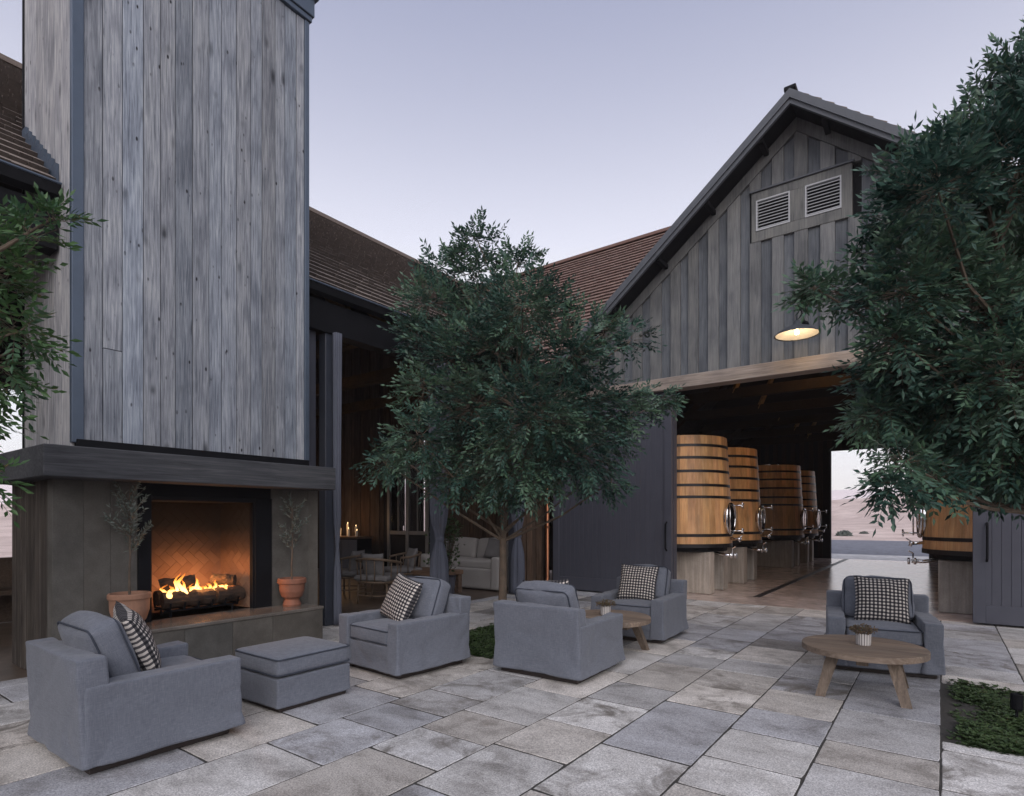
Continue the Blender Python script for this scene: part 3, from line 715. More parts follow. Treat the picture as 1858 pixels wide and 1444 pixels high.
# barn lamp
LX, LY, LZ = -1.64, 9.02, 3.96
lamp = thing('barn_lamp', 'dark dome barn light with lit bulb on the gable', 'lamp', (LX, LY, LZ))
MB().lathe([(.0, .20), (.045, .20), (.055, .15), (.10, .125), (.20, .085), (.285, .015), (.30, 0), (.292, 0), (.278, .012), (.195, .072), (.10, .11), (.04, .12)], 36).build('lamp_shade', plain_mat('lamp_enamel', (.05, .055, .065), .35, bmp=0), lamp, smooth=True)
MB().lathe([(.279, .010), (.194, .069), (.10, .107), (.0, .115)], 36).build('shade_lining', plain_mat('white_enamel', (.75, .72, .66), .35, bmp=0), lamp, smooth=True)
MB().lathe([(0, .005), (.022, .01), (.032, .03), (.03, .05), (.018, .08), (.018, .11)], 14).build('bulb', emit_mat('bulb_glow', (1, .78, .45), 5.0), lamp, smooth=True)
MB().tube([(0, 0, .19), (0, .0, .34), (0, .07, .44), (0, .2, .47), (0, .34, .44), (0, .62, .30)], .014, 8).build('arm', plain_mat('lamp_arm_paint', (.05, .055, .065), .4, bmp=0), lamp, smooth=True)
MB().lathe([(0, 0), (.06, 0), (.06, .03), (0, .03)], 16, (0, 0, 0)).build('wall_plate', 'black', lamp, (0, .60, .30)).rotation_euler = (R(90), 0, 0)
def point(name, loc, e, col, rad=.04):
    l = bpy.data.lights.new(name, 'POINT'); l.energy = e; l.color = col; l.shadow_soft_size = rad
    o = bpy.data.objects.new(name, l); COL.objects.link(o); o.location = loc; return o
point('barn_lamp_light', (LX, LY, LZ - .03), 2.6, (1, .72, .42), .03)
# small pendant lamps inside barn and pavilion
def pendant(loc, zt, label, e, name='pendant_lamp'):
    p = thing(name, label, 'lamp', loc)
    MB().lathe([(0, 0), (.03, .01), (.042, .045), (.03, .08), (.012, .10)], 14).build('bulb', emit_mat('pendant_glow', (1, .7, .38), 8), p, smooth=True)
    MB().lathe([(.014, .10), (.02, .10), (.02, .15), (.014, .15), (.006, .16), (.006, zt - loc[2])], 8).build('cord', 'black', p, smooth=True)
    point(name + '_light', (loc[0], loc[1], loc[2] + .045), e, (1, .62, .30), .05)
pendant((-1.75, Y0 + 2.6, 4.6), 7.0, 'small bare bulb pendant hanging among the barn trusses, near the front', 120)
pendant((-1.75, Y0 + 8.2, 4.6), 7.0, 'small bare bulb pendant hanging deeper inside the barn', 25)
pendant((-9.6, 6.6, 4.75), 7.0, 'small bare bulb pendant under the pavilion rafters', 7)

# ------------------------------------------------------------------ fireplace with plank-clad chimney
fp = thing('fireplace', 'outdoor concrete fireplace with tall weathered plank chimney', 'fireplace', (-6.3, 2.8, 0))
FXW, FY0, FY1, FXB = -5.85, 1.59, 4.11, -7.0
HZ, MZ0, MZ1 = .41, 1.68, 1.93
OY0, OY1, OZ1 = 2.218, 3.517, 1.57       # black steel frame outside
IY0, IY1, IZ1 = 2.327, 3.328, 1.525
rf_ = random.Random(9)
def conc_strip(y0, y1, z0, z1):
    y = y0
    while y < y1 - .02:
        w_ = min(rf_.uniform(.19, .25), y1 - y)
        if y1 - (y + w_) < .07: w_ = y1 - y
        dd = rf_.uniform(0, .003)
        MB().cbox(-.12, dd, 0, w_ - .0015, z0, z1, .002).build('concrete_panel', 'concrete', fp, (FXW, y, 0), world=True, color=grey(.92, 1.08, .03)); y += w_
conc_strip(FY0, OY0, 0, MZ0); conc_strip(OY1, FY1, 0, MZ0)
MB().box(FXW - .12, FXW, OY0, OY1, OZ1 + .0, MZ0).build('lintel', 'black', fp, world=True)
MB().box(FXW - .12, FXW, OY0, OY1, 0, HZ - .01).build('under_hearth', 'concrete', fp, world=True, color=(1, 1, 1))
# side faces: rough vertical boards in the concrete
xx = FXB
while xx < FXW - .14:
    w_ = rf_.uniform(.07, .13); w_ = min(w_, FXW - .122 - xx)
    MB().cbox(0, w_ - .004, -.0 - rf_.uniform(0, .012), .1, 0, MZ0, .004).build('side_board', 'darkwood', fp, (xx, FY0 + .012, 0), world=True, color=(lambda q: (q * .8, q, q * 1.2))(rf_.uniform(.9, 1.5))); xx += w_
MB().box(FXB, FXW - .12, FY1 - .1, FY1 - .01, 0, MZ0).build('side_wall', 'concrete', fp, world=True, color=(1, 1, 1))
MB().box(FXB - .02, FXB + .1, FY0 + .02, FY1 - .02, 0, MZ0 - .01).build('rear_wall', 'concrete', fp, world=True, color=(1, 1, 1))
# firebox
bk = MB(); BX0 = -6.40; by0, by1 = 2.44, 3.25
bk.add([(FXW - .05, IY0, HZ), (FXW - .05, IY1, HZ), (BX0, by1, HZ), (BX0, by0, HZ), (FXW - .05, IY0, IZ1), (FXW - .05, IY1, IZ1), (BX0, by1, IZ1), (BX0, by0, IZ1)],
       [(0, 1, 2, 3), (7, 6, 5, 4), (2, 6, 7, 3), (1, 5, 6, 2), (3, 7, 4, 0)])
def dark_top_brick(name, ca, cb):
  global m, t, b
  m, t, b = nt_new(name)
  tc = t.nodes.new("ShaderNodeTexCoord"); n = nd(t, "ShaderNodeTexNoise", Scale=3.0, Detail=6.0, Roughness=.65); ln(t, tc.outputs["Object"], n.inputs[0])
  a_ = t.nodes.new("ShaderNodeAttribute"); a_.attribute_name = "tone"
  sp = t.nodes.new("ShaderNodeSeparateXYZ"); ln(t, tc.outputs["Object"], sp.inputs[0])
  c = ramp(t, a_.outputs["Fac"], ((0, ca), (1, cb))).outputs[0]
  top_dark = mth(t, 'MULTIPLY_ADD', n.outputs[0], .22, mth(t, 'MULTIPLY', mth(t, 'SUBTRACT', sp.outputs[2], .75), 1.1))   # bricks and mortar darken steadily with height, to near black
  c = mixc(t, ramp(t, top_dark, ((-.0, (0, 0, 0)), (.12, (.25, .25, .25)), (.45, (.85, .85, .85)), (.7, (1, 1, 1)))).outputs[0], c, (.004, .0035, .0035))
  ln(t, c, b.inputs["Base Color"]); b.inputs["Roughness"].default_value = .9; return m
MT['firebrick'] = dark_top_brick('firebrick', (.24, .125, .075), (.33, .19, .12)); MT['firebrick_mortar'] = dark_top_brick('dark_top_mortar', (.30, .175, .11), (.30, .175, .11))
fbx = bk.build('firebox', 'firebrick_mortar', fp, world=True)
def herring(p, u, v, nrm, ul, vl):
    mb = MB(); L, W = .16, .08; g_ = .0016
    for i in range(-20, 21):
        for j in range(-12, 13):
            for k in range(2):
                bx_ = i * W + j * 2 * W; by_ = i * W - j * 2 * W
                r_ = (bx_, by_, L, W) if k == 0 else (bx_, by_ + W, W, L)
                cs = [(r_[0] + g_, r_[1] + g_), (r_[0] + r_[2] - g_, r_[1] + g_), (r_[0] + r_[2] - g_, r_[1] + r_[3] - g_), (r_[0] + g_, r_[1] + r_[3] - g_)]
                q = [((a + b_) * .7071 + ul / 2, (b_ - a) * .7071 + vl / 2) for a, b_ in cs]
                for ax_, lim, sg in ((0, .002, 1), (0, ul - .002, -1), (1, .002, 1), (1, vl - .002, -1)):     # trim bricks at the edges
                    o_ = []
                    for e in range(len(q)):
                        p1, p2 = q[e], q[(e + 1) % len(q)]; d1, d2 = (p1[ax_] - lim) * sg, (p2[ax_] - lim) * sg
                        if d1 >= 0: o_.append(p1)
                        if d1 * d2 < 0: w_ = d1 / (d1 - d2); o_.append((p1[0] + (p2[0] - p1[0]) * w_, p1[1] + (p2[1] - p1[1]) * w_))
                    q = o_
                    if len(q) < 3: break
                if len(q) < 3: continue
                o = len(mb.v); m_ = len(q)
                for a, b_ in q: mb.v.append(tuple(p + u * a + v * b_ + nrm * .006))
                for a, b_ in q: mb.v.append(tuple(p + u * a + v * b_ + nrm * .0005))
                mb.f += [tuple(range(o, o + m_))] + [(o + e, o + m_ + e, o + m_ + (e + 1) % m_, o + (e + 1) % m_) for e in range(m_)]
                mb.tone += [rf_.random()] * (m_ + 1)
    return mb
Zv = Vector((0, 0, 1))
herring(Vector((BX0, by0, HZ)), Vector((0, 1, 0)), Zv, Vector((1, 0, 0)), by1 - by0, IZ1 - HZ).build('brick', 'firebrick', fbx, world=True, kind='stuff')
u_ = Vector((BX0 - FXW + .05, by1 - IY1, 0)); ul = u_.length; u_.normalize()
herring(Vector((FXW - .05, IY1, HZ)), u_, Zv, Vector((u_.y, -u_.x, 0)) * (1 if u_.x > 0 else -1) * -1 if False else Vector((0, -1, 0)), ul, IZ1 - HZ).build('brick', 'firebrick', fbx, world=True, kind='stuff')
u_ = Vector((BX0 - FXW + .05, by0 - IY0, 0)); ul = u_.length; u_.normalize()
herring(Vector((FXW - .05, IY0, HZ)), u_, Zv, Vector((0, 1, 0)), ul, IZ1 - HZ).build('brick', 'firebrick', fbx, world=True, kind='stuff')
for (a, b_, c_, d_) in ((OY0, IY0, HZ, OZ1), (IY1, OY1, HZ, OZ1), (IY0, IY1, IZ1, OZ1)):
    MB().cbox(FXW - .12, FXW + .025, a, b_, c_, d_, .004).build('steel_frame', 'black', fp, world=True)
MB().cbox(FXW - .05, FXW + .010, IY1 - .022, IY1 + .002, HZ, IZ1, .003).build('steel_trim', 'black', fp, world=True)
# hearth
y = 1.98
while y < 3.85:
    w_ = min(rf_.uniform(.38, .55), 3.86 - y)
    if 3.86 - (y + w_) < .15: w_ = 3.86 - y
    MB().cbox(FXW + .01 - (-5.40), 0, 0, w_ - .003, 0, HZ - .035, .004).build('hearth_block', 'concrete', fp, (-5.40, y, 0), world=True, color=grey(.7, .9, .04)); y += w_
MB().cbox(FXW - .5, -5.392, 1.975, 3.866, HZ - .033, HZ, .005).build('hearth_top', 'hearthtop', fp, world=True, color=(1, 1, 1))
# mantel
MB().cbox(FXB - .2, -5.50, 1.44, 4.10, MZ0, MZ1, .007).build('mantel', 'mantel', fp, world=True)
MB().cbox(CHX1 - .02, CHX1 + .05, CHY0 + .02, CHY1, MZ1, 2.03, .004).build('base_trim', 'black', fp, world=True)
# chimney core, planks, trims, cap
CT = 9.2
MB().box(CHX0 + .04, CHX1 - .03, CHY0 + .04, CHY1 - .04, MZ1, CT).build('chimney_core', 'black', fp, world=True)
def plank_col(y0, y1, rr):
    cuts = [2.03]; z = 2.03 + rr.uniform(.6, 2.6)
    while z < 7.0 and rr.random() < .12:
        cuts.append(z); z += rr.uniform(1.2, 3.0)
    cuts.append(7.10)
    for za, zb in zip(cuts[:-1], cuts[1:]):
        k = rr.uniform(.72, 1.16); wv = rr.uniform(-.04, .03)
        MB().cbox(0, .025 + rr.uniform(-.004, .004), .0025, y1 - y0 - .0035, 0, zb - za - .005, .003).build('plank', 'clad', fp, (CHX1 - .005, y0, za), world=True, color=(k * (1 + wv), k, k * (1 - wv)))
rr = random.Random(17); y = CHY0 + .075
while y < CHY1 - .05:
    w_ = rr.uniform(.115, .17); y1 = min(y + w_, CHY1 - .05)
    if CHY1 - .05 - y1 < .07: y1 = CHY1 - .05
    plank_col(y, y1, rr); y = y1
xx = CHX0 + .02
while xx < CHX1 - .02:
    w_ = min(rr.uniform(.14, .22), CHX1 - .01 - xx)
    k = rr.uniform(1.0, 1.35)
    z0 = MZ1
    MB().cbox(.0025, w_ - .0035, -.02 - rr.uniform(0, .004), .02, 0, 7.1 - z0, .003).build('plank', 'clad', fp, (xx, CHY0 + .02, z0), world=True, color=(k * 1.08, k, k * .92)); xx += w_  # side planks tinted lighter and warmer, sunset glow put into the colour
MB().cbox(CHX1 - .02, CHX1 + .035, CHY0 - .012, CHY0 + .075, 2.0, 7.10, .004).build('corner_trim', 'trim', fp, world=True)
MB().cbox(CHX1 - .02, CHX1 + .035, CHY1 - .05, CHY1 + .01, 2.0, 7.10, .004).build('corner_trim', 'trim', fp, world=True)
MB().cbox(CHX0 - .015, CHX0 + .02, CHY0 - .012, CHY0 + .02, MZ1, 7.1, .004).build('corner_trim', 'black', fp, world=True)
for (o_, z0, z1) in ((.035, 7.10, 7.16), (.055, 7.16, 7.36), (.09, 7.36, 7.45), (.05, 7.45, 7.7)):
    MB().cbox(CHX0 - o_, CHX1 + .02 + o_, CHY0 - o_, CHY1 + o_, z0, z1, .006).build('chimney_cap', 'trim', fp, world=True)
# stepped flashing where roof meets the chimney side
for k in range(9):
    x0 = EX - .02 - k * .107; z = EZ + .02 + (EX - x0) * .77
    MB().box(x0 - .107, x0, CHY0 - .03, CHY0 - .004, z - .02, z + .16).build('flashing', 'trim', fp, world=True)
# ------------------------------------------------------------------ soft shapes
def softbox(hx, hy, hz, r, n=12, amp=.005, freq=5.0, seed=0, puff=(0, 0, 0), drape=0, taper=0, crease=.0):
    """rounded, slightly wrinkled upholstery block centred on the origin"""
    mb = MB(); idx = {}; H = (hx, hy, hz)
    prm = [-1 + 2 * k / n for k in range(n + 1)]; prm = [math.copysign(1 - (1 - abs(p)) ** 1.7, p) for p in prm]
    def vert(p):
        key = tuple(round(c, 5) for c in p)
        if key in idx: return idx[key]
        q = Vector((p[0] * hx, p[1] * hy, p[2] * hz)); c = Vector([max(-(H[k] - r), min(H[k] - r, q[k])) for k in range(3)])
        d = q - c
        nr = d.normalized() if d.length > 1e-9 else Vector((0, 0, 1))
        q = c + nr * r
        for a in range(3):
            b_, c_ = (a + 1) % 3, (a + 2) % 3
            q[a] += puff[a] * p[a] * (1 - p[b_] ** 2) * (1 - p[c_] ** 2)
        s_ = Vector((seed * 7.3, seed * 3.1, seed * 1.7))
        q += nr * amp * (noise.noise(q * freq + s_) + .5 * noise.noise(Vector((q.x * freq * 3, q.y * freq * 3, q.z * freq)) + s_))
        cz_ = noise.noise(Vector((q.x * 3.1 + q.z * 1.5, q.y * 3.1 - q.z * 1.2, q.z * 2.6 + seed * 5.1))); q -= nr * crease * max(0, 1 - 6 * abs(cz_)) * (.35 + max(0, .8 * noise.noise(q * 2.2 + s_) + .3))
        if drape:      # loose hem: vertical folds that grow toward the floor
            k = max(0, -p[2]) ** 2
            q += Vector((nr.x, nr.y, 0)) * drape * k * (1 + .9 * noise.noise(Vector((q.x * 7, q.y * 7, seed))))
        if taper: q.y += taper * (p[2] * .5 + .5)
        idx[key] = len(mb.v); mb.v.append(tuple(q)); return idx[key]
    for a in range(3):
        b_, c_ = (a + 1) % 3, (a + 2) % 3
        for sg in (-1, 1):
            for i in range(n):
                for j in range(n):
                    q = []
                    for (u, v) in ((i, j), (i + 1, j), (i + 1, j + 1), (i, j + 1)):
                        p = [0, 0, 0]; p[a] = sg; p[b_] = prm[u]; p[c_] = prm[v]; q.append(vert(p))
                    mb.f.append(tuple(q) if sg > 0 else tuple(reversed(q)))
    return mb
def loop_pipe(hx, hy, z, r, rad=.006, seed=0, amp=.002, axis='z'):
    pts = []
    for (cx, cy, a0) in ((hx - r, hy - r, 0), (-hx + r, hy - r, 90), (-hx + r, -hy + r, 180), (hx - r, -hy + r, 270)):
        for k in range(5):
            a = R(a0 + k * 22.5); pts.append(Vector((cx + r * math.cos(a), cy + r * math.sin(a), z)))
    out = []
    for i, p in enumerate(pts):
        q = pts[(i + 1) % len(pts)]; m_ = max(1, int((q - p).length / .05))
        for k in range(m_):
            w = p.lerp(q, k / m_); w.z += amp * noise.noise(w * 8 + Vector((seed, 0, 0))); out.append(w)
    out.append(out[0])
    if axis == 'y': out = [Vector((p.x, p.z, p.y)) for p in out]
    return MB().tube(out, rad, 5, cap=False)
def pillow(hw, th, n=16, seed=0):
    mb = MB(); mb.uv = []; idx = {}
    for side in (1, -1):
        for i in range(n + 1):
            for j in range(n + 1):
                u, v = -1 + 2 * i / n, -1 + 2 * j / n
                edge = i in (0, n) or j in (0, n)
                if edge and side < 0: idx[(side, i, j)] = idx[(1, i, j)]; continue
                pin = 1 - .07 * (1 - u * u) * abs(v) ** 3; pin2 = 1 - .07 * (1 - v * v) * abs(u) ** 3
                z = side * th * ((1 - u ** 2) * (1 - v ** 2)) ** .42 * (1 + .18 * noise.noise(Vector((u * 2, v * 2, seed + side))))
                x = u * hw * pin2; y = v * hw * pin + .006 * noise.noise(Vector((u * 3, v * 3, seed)))
                idx[(side, i, j)] = len(mb.v); mb.v.append((x, z, y)); mb.uv.append((i / n, j / n))
        for i in range(n):
            for j in range(n):
                q = (idx[(side, i, j)], idx[(side, i + 1, j)], idx[(side, i + 1, j + 1)], idx[(side, i, j + 1)])
                mb.f.append(q[::-1] if side > 0 else q)
    return mb

# ------------------------------------------------------------------ armchairs, ottoman, pillows
def armchair(loc, rz, label, seed, plabel, pyaw=8, pdx=0.0, proll=6, group='slipcovered armchairs on the stone court'):
    c = thing('armchair', label, 'armchair', loc, rz, group)
    MB().cbox(-.385, .385, -.37, .385, 0, .07, .008).build('plinth', 'plinth', c)
    softbox(.295, .345, .115, .020, 26, .005, 4, seed, drape=.03, crease=.012).build('seat_base', 'linen', c, (0, -.065, .155), smooth=True)
    for sx in (-1, 1):
        softbox(.072, .42, .215, .015, 30, .004, 3.5, seed + sx, drape=.024, crease=.011).build('arm', 'linen', c, (sx * .358, -.005, .262), smooth=True)
    softbox(.425, .075, .29, .017, 30, .005, 3.5, seed + 3, taper=.04, drape=.022, crease=.012).build('backrest', 'linen', c, (0, .345, .335), smooth=True)
    sc = softbox(.282, .325, .068, .03, 18, .007, 4, seed + 4, crease=.004, puff=(.006, .010, .022)).build('seat_cushion', 'linen', c, (0, -.08, .335), smooth=True)
    for z in (-.052, .056): loop_pipe(.284, .327, z, .03, seed=seed).build('piping', 'pipe', sc)
    bc = softbox(.275, .085, .20, .045, 24, .010, 3, seed + 5, crease=.012, puff=(.02, .045, .03)).build('back_cushion', 'linen', c, (0, .21, .58), smooth=True); bc.rotation_euler = (R(-21), 0, R(random.uniform(-2, 2)))
    for y in (-.068, .068): loop_pipe(.272, .197, y, .05, axis='y', seed=seed).build('piping', 'pipe', bc)
    p = pillow(.225, .085, seed=seed).build('gingham_pillow', 'gingham', None, smooth=True)
    off = Matrix.Rotation(rz, 3, 'Z') @ Vector((pdx, .005, .40 + .20))
    p.location = Vector(loc) + off; p.rotation_euler = Euler((R(-24), R(proll), rz + R(pyaw)), 'XYZ')
    tag(p, plabel, 'pillow', 'gingham throw pillows')
    return c
PI = math.pi
armchair((-3.99, 1.52, 0), PI, 'blue-grey slipcovered armchair seen from behind, beside the hearth and ottoman', 1, 'gingham pillow on the armchair by the hearth, seen side on', -14, .02, -8)
armchair((-4.02, 3.76, 0), R(-4), 'blue-grey slipcovered armchair facing the ottoman, with draped skirt', 2, 'gingham pillow on the armchair facing the ottoman', -10, -.06, 10)
armchair((-2.78, 4.50, 0), PI + R(2), 'blue-grey slipcovered armchair with its back turned, in the middle of the court', 3, 'gingham pillow just showing over the armchair with its back turned', 8, .10, 4)
armchair((-2.84, 6.36, 0), R(3), 'blue-grey slipcovered armchair in front of the charcoal sliding door', 4, 'gingham pillow on the armchair before the sliding door', 10, -.02, 3)
armchair((-.46, 6.36, 0), R(9), 'blue-grey slipcovered armchair alone behind the round table, beneath the large tree', 5, 'gingham pillow on the armchair behind the front round table', 2, .02, 2)
ot = thing('ottoman', 'blue-grey slipcovered ottoman with loose piped cushion', 'ottoman', (-3.975, 2.575, 0))
MB().cbox(-.27, .27, -.285, .285, 0, .05, .006).build('plinth', 'plinth', ot)
softbox(.29, .31, .105, .016, 26, .004, 4, 31, drape=.010, crease=.005).build('base', 'linen', ot, (0, 0, .135), smooth=True)
oc = softbox(.288, .308, .068, .03, 12, .004, 4, 32, puff=(.005, .005, .022)).build('cushion', 'linen', ot, (0, 0, .315), smooth=True)
for z in (-.055, .055): loop_pipe(.29, .31, z, .03, seed=5).build('piping', 'pipe', oc)

# ------------------------------------------------------------------ round tables and vases
def round_table(loc, rz, label, vlabel, voff):
    t_ = thing('round_table', label, 'table', loc, rz, 'low round teak tables')
    top = thing_part('table_top', t_)
    n_ = 8; RT_ = .43; w_ = 2 * RT_ / n_
    for k in range(n_):
        y0 = -RT_ + k * w_ + .0012; y1 = y0 + w_ - .0024
        ym = max(abs(y0), abs(y1)) * 0
        pts = []
        for i in range(9):
            y = y0 + (y1 - y0) * i / 8; pts.append((math.sqrt(max(.0004, RT_ ** 2 - min(abs(y), RT_ - .0005) ** 2)), y))
        ring = [(x, y) for x, y in pts] + [(-x, y) for x, y in reversed(pts)]
        m_ = len(ring); mb = MB()
        mb.v = [(x * .994, y, .362) for x, y in ring] + [(x, y, .357) for x, y in ring] + [(x, y, .318) for x, y in ring]
        mb.f = [tuple(range(m_)), tuple(reversed(range(2 * m_, 3 * m_)))] + [(i + m_ * l, i + m_ * (l + 1), (i + 1) % m_ + m_ * (l + 1), (i + 1) % m_ + m_ * l) for l in (0, 1) for i in range(m_)]
        mb.build('plank', 'teak', top, color=grey(.9, 1.15, .03))
    for sx in (-1, 1):
        for sy in (-1, 1):
            a = Vector((sx * .19, sy * .19, .318)); b_ = Vector((sx * .275, sy * .30, 0))
            d = (b_ - a); mb = MB(); vv = []
            for (p, hw) in ((a, .045), (b_, .034)):
                for (ex, ey) in ((-1, -1), (1, -1), (1, 1), (-1, 1)): vv.append((p.x + ex * hw, p.y + ey * hw * .7, p.z))
            mb.add(vv, [(0, 1, 2, 3), (7, 6, 5, 4), (0, 4, 5, 1), (1, 5, 6, 2), (2, 6, 7, 3), (3, 7, 4, 0)])
            mb.build('leg', 'teakz', t_, color=grey(.85, 1.1))
    MB().cbox(-.24, .24, -.04, .04, .25, .318, .005).build('rail', 'teakz', t_, color=(.9, .9, .9)); 
    MB().cbox(-.04, .04, -.24, -.041, .25, .318, .005).build('rail', 'teakz', t_, color=(.9, .9, .9)); MB().cbox(-.04, .04, .041, .24, .25, .318, .005).build('rail', 'teakz', t_, color=(.9, .9, .9))
    v = thing('flower_vase', vlabel, 'vase', (loc[0] + voff[0], loc[1] + voff[1], .362), 0, 'small vases of dried flowers')
    MB().lathe([(0, 0), (.047, 0), (.052, .006), (.054, .088), (.050, .092), (.047, .088), (.047, .06), (0, .06)], 28).build('pot', MT['vase'], v, smooth=False)
    rv = random.Random(int(loc[0] * 100)); mb = MB(); st = MB()
    for k in range(150):
        a = rv.uniform(0, 2 * PI); rr_ = rv.random() ** .6 * .10; p = Vector((math.cos(a) * rr_, math.sin(a) * rr_, .10 + rv.random() * .055 * (1.15 - rr_ * 5)))
        if k % 4 == 0: st.tube([(p.x * .25, p.y * .25, .06), tuple(p)], .0018, 4)
        for q in range(4):
            d = Vector((rv.gauss(0, 1), rv.gauss(0, 1), rv.gauss(.4, 1))).normalized() * .014; e = d.cross(Vector((rv.gauss(0, 1), rv.gauss(0, 1), rv.gauss(0, 1)))).normalized() * .005
            o = len(mb.v); mb.v += [tuple(p), tuple(p + d * .5 + e), tuple(p + d), tuple(p + d * .5 - e)]; mb.f.append((o, o + 1, o + 2, o + 3)); mb.tone.append(rv.random())
    mb.build('flowers', 'dry', v, kind='stuff'); st.build('stems', 'bark', v)
def thing_part(name, parent):
    o = bpy.data.objects.new(name, None); COL.objects.link(o); o.parent = parent; return o
m, t, b = nt_new('striped_vase_glaze')
tc = t.nodes.new("ShaderNodeTexCoord"); sp = t.nodes.new("ShaderNodeSeparateXYZ"); ln(t, tc.outputs["Object"], sp.inputs[0])
an = mth(t, 'ARCTAN2', sp.outputs[1], sp.outputs[0]); fr_ = mth(t, 'GREATER_THAN', mth(t, 'FRACT', mth(t, 'MULTIPLY', an, 18 / (2 * math.pi))), .32)
ln(t, mixc(t, fr_, (.12, .11, .11), (.58, .55, .53)), b.inputs["Base Color"]); b.inputs["Roughness"].default_value = .5; MT['vase'] = m
round_table((-.49, 5.30, 0), R(4), 'low round teak table with four splayed legs, nearest the planted bed', 'small striped vase of dried flowers on the front round table', (.0, .02))
round_table((-2.74, 5.36, 0), R(-3), 'low round teak table between the two middle armchairs', 'small vase of dried flowers on the table between two armchairs', (-.05, .05))

# ------------------------------------------------------------------ wine tanks on concrete stands
st_r = lambda k: .95 - .10 * k ** 1.3 - .0 * k
NS = 44
def stave_mesh():
    mb = MB(); da = 2 * PI / NS; L = 8; g_ = .0008
    for i in range(L + 1):
        k = i / L; r_ = st_r(k); z = .84 + 2.02 * k
        for (ra, a) in ((r_, -da / 2 + g_), (r_ + .002, 0), (r_, da / 2 - g_), (r_ - .05, da / 2 - g_), (r_ - .05, -da / 2 + g_)):
            mb.v.append((ra * math.cos(a), ra * math.sin(a), z))
    for i in range(L):
        for k in range(5): mb.f.append((i * 5 + k, i * 5 + (k + 1) % 5, (i + 1) * 5 + (k + 1) % 5, (i + 1) * 5 + k))
    mb.f += [tuple(range(4, -1, -1)), tuple(L * 5 + k for k in range(5))]
    return mb
stave_me = None; rt = random.Random(4)
hoop_me = {}
def tank(x, y, side, label, slabel):
    global stave_me
    s_ = thing('tank_stand', slabel, 'tank stand', (x, y, 0), 0, 'concrete stands under the tanks')
    for dy in (-.41, .41):
        MB().cbox(-.75, .75, dy - .13, dy + .13, .005, .76, .012).build('slab', 'plinthcrete', s_, color=grey(.9, 1.1, .03))
    T = thing('wine_tank', label, 'wine tank', (x, y, .762), 0, 'oak wine tanks')
    dz = Vector((0, 0, -.762))
    for k in range(NS):
        if stave_me is None: o = stave_mesh().build('stave', 'stave', T, dz); stave_me = o.data
        else: o = inst('stave', stave_me, T, dz)
        o.rotation_euler = (0, 0, 2 * PI * k / NS); gq = rt.uniform(.66, 1.12); o.color = (gq, gq * rt.uniform(.94, 1.0), gq * rt.uniform(.86, .96), 1)
    for i, (k, hw) in enumerate(((.017, .034), (.11, .026), (.45, .024), (.555, .024), (.68, .024), (.80, .024), (.91, .024))):
        if i not in hoop_me:
            z = .84 + 2.02 * k; r0, r1 = st_r(max(0, k - hw / 2.02)), st_r(k + hw / 2.02)
            o = MB().lathe([(r0 - .01, z - hw), (r0 + .008, z - hw), (r1 + .008, z + hw), (r1 - .01, z + hw)], 64).build('hoop', 'hoop', T, dz, smooth=False); hoop_me[i] = o.data
        else: inst('hoop', hoop_me[i], T, dz)
    MB().lathe([(0, 2.80), (.80, 2.80), (.80, 2.81), (0, 2.81)], 40).build('lid', 'stave', T, dz, color=(.7, .7, .7))
    MB().lathe([(0, 2.81), (.28, 2.81), (.30, 2.90), (.30, 2.93), (0, 2.94)], 28).build('hatch', 'chrome', T, dz, smooth=False)
    MB().lathe([(0, .765), (.86, .765), (.86, .842), (0, .842)], 40).build('base_ring', 'black', T, dz)
    # manway door on the aisle side
    dirx = -1 if side > 0 else 1           # side>0: tank right of the aisle, fittings face -x
    ang = R(-5) if dirx > 0 else R(180 + 7)
    def P(r_, tang, z): return (math.cos(ang) * r_ - math.sin(ang) * tang, math.sin(ang) * r_ + math.cos(ang) * tang, z - .762)
    mw = MB(); pts = []
    for k in range(25):
        a = 2 * PI * k / 24; pts.append(P(.985, .20 * math.cos(a), 1.36 + .27 * math.sin(a)))
    mw.tube(pts, .028, 8, cap=False); o = mw.build('manway_frame', 'chrome', T, smooth=True)
    dm = MB(); dm.v = [P(1.005, 0, 1.36)] + [P(.995, .19 * math.cos(2 * PI * k / 24), 1.36 + .255 * math.sin(2 * PI * k / 24)) for k in range(24)] + [P(.93, .19 * math.cos(2 * PI * k / 24), 1.36 + .255 * math.sin(2 * PI * k / 24)) for k in range(24)]
    dm.f = [(0, 1 + k, 1 + (k + 1) % 24) for k in range(24)] + [(1 + k, 25 + k, 25 + (k + 1) % 24, 1 + (k + 1) % 24) for k in range(24)]
    md = dm.build('manway_door', 'chrome', T, smooth=False)
    for (tg, z) in ((.0, 1.60), (.0, 1.14)):
        MB().tube([P(.99, tg, z), P(1.20, tg, z)], .014, 8).tube([P(1.20, tg - .05, z - .03), P(1.20, tg + .05, z + .03)], .012, 8).tube([P(1.20, tg + .03, z - .05), P(1.20, tg - .03, z + .05)], .012, 8).build('clamp_handle', 'chrome', md, smooth=True)
    MB().tube([P(1.05, -.20, 1.62), P(1.05, -.20, 1.10)], .012, 8).build('hinge_rod', 'chrome', md, smooth=True)
    vl = MB().tube([P(.93, .1, 1.00), P(1.10, .1, .98), P(1.12, .1, .94)], .024, 10).tube([P(1.10, .06, .99), P(1.10, .14, .99)], .034, 10).build('sample_valve', 'chrome', T, smooth=True)
    MB().tube([P(1.10, .1, 1.01), P(1.17, .1, 1.06)], .009, 6).build('lever', 'chrome', vl)
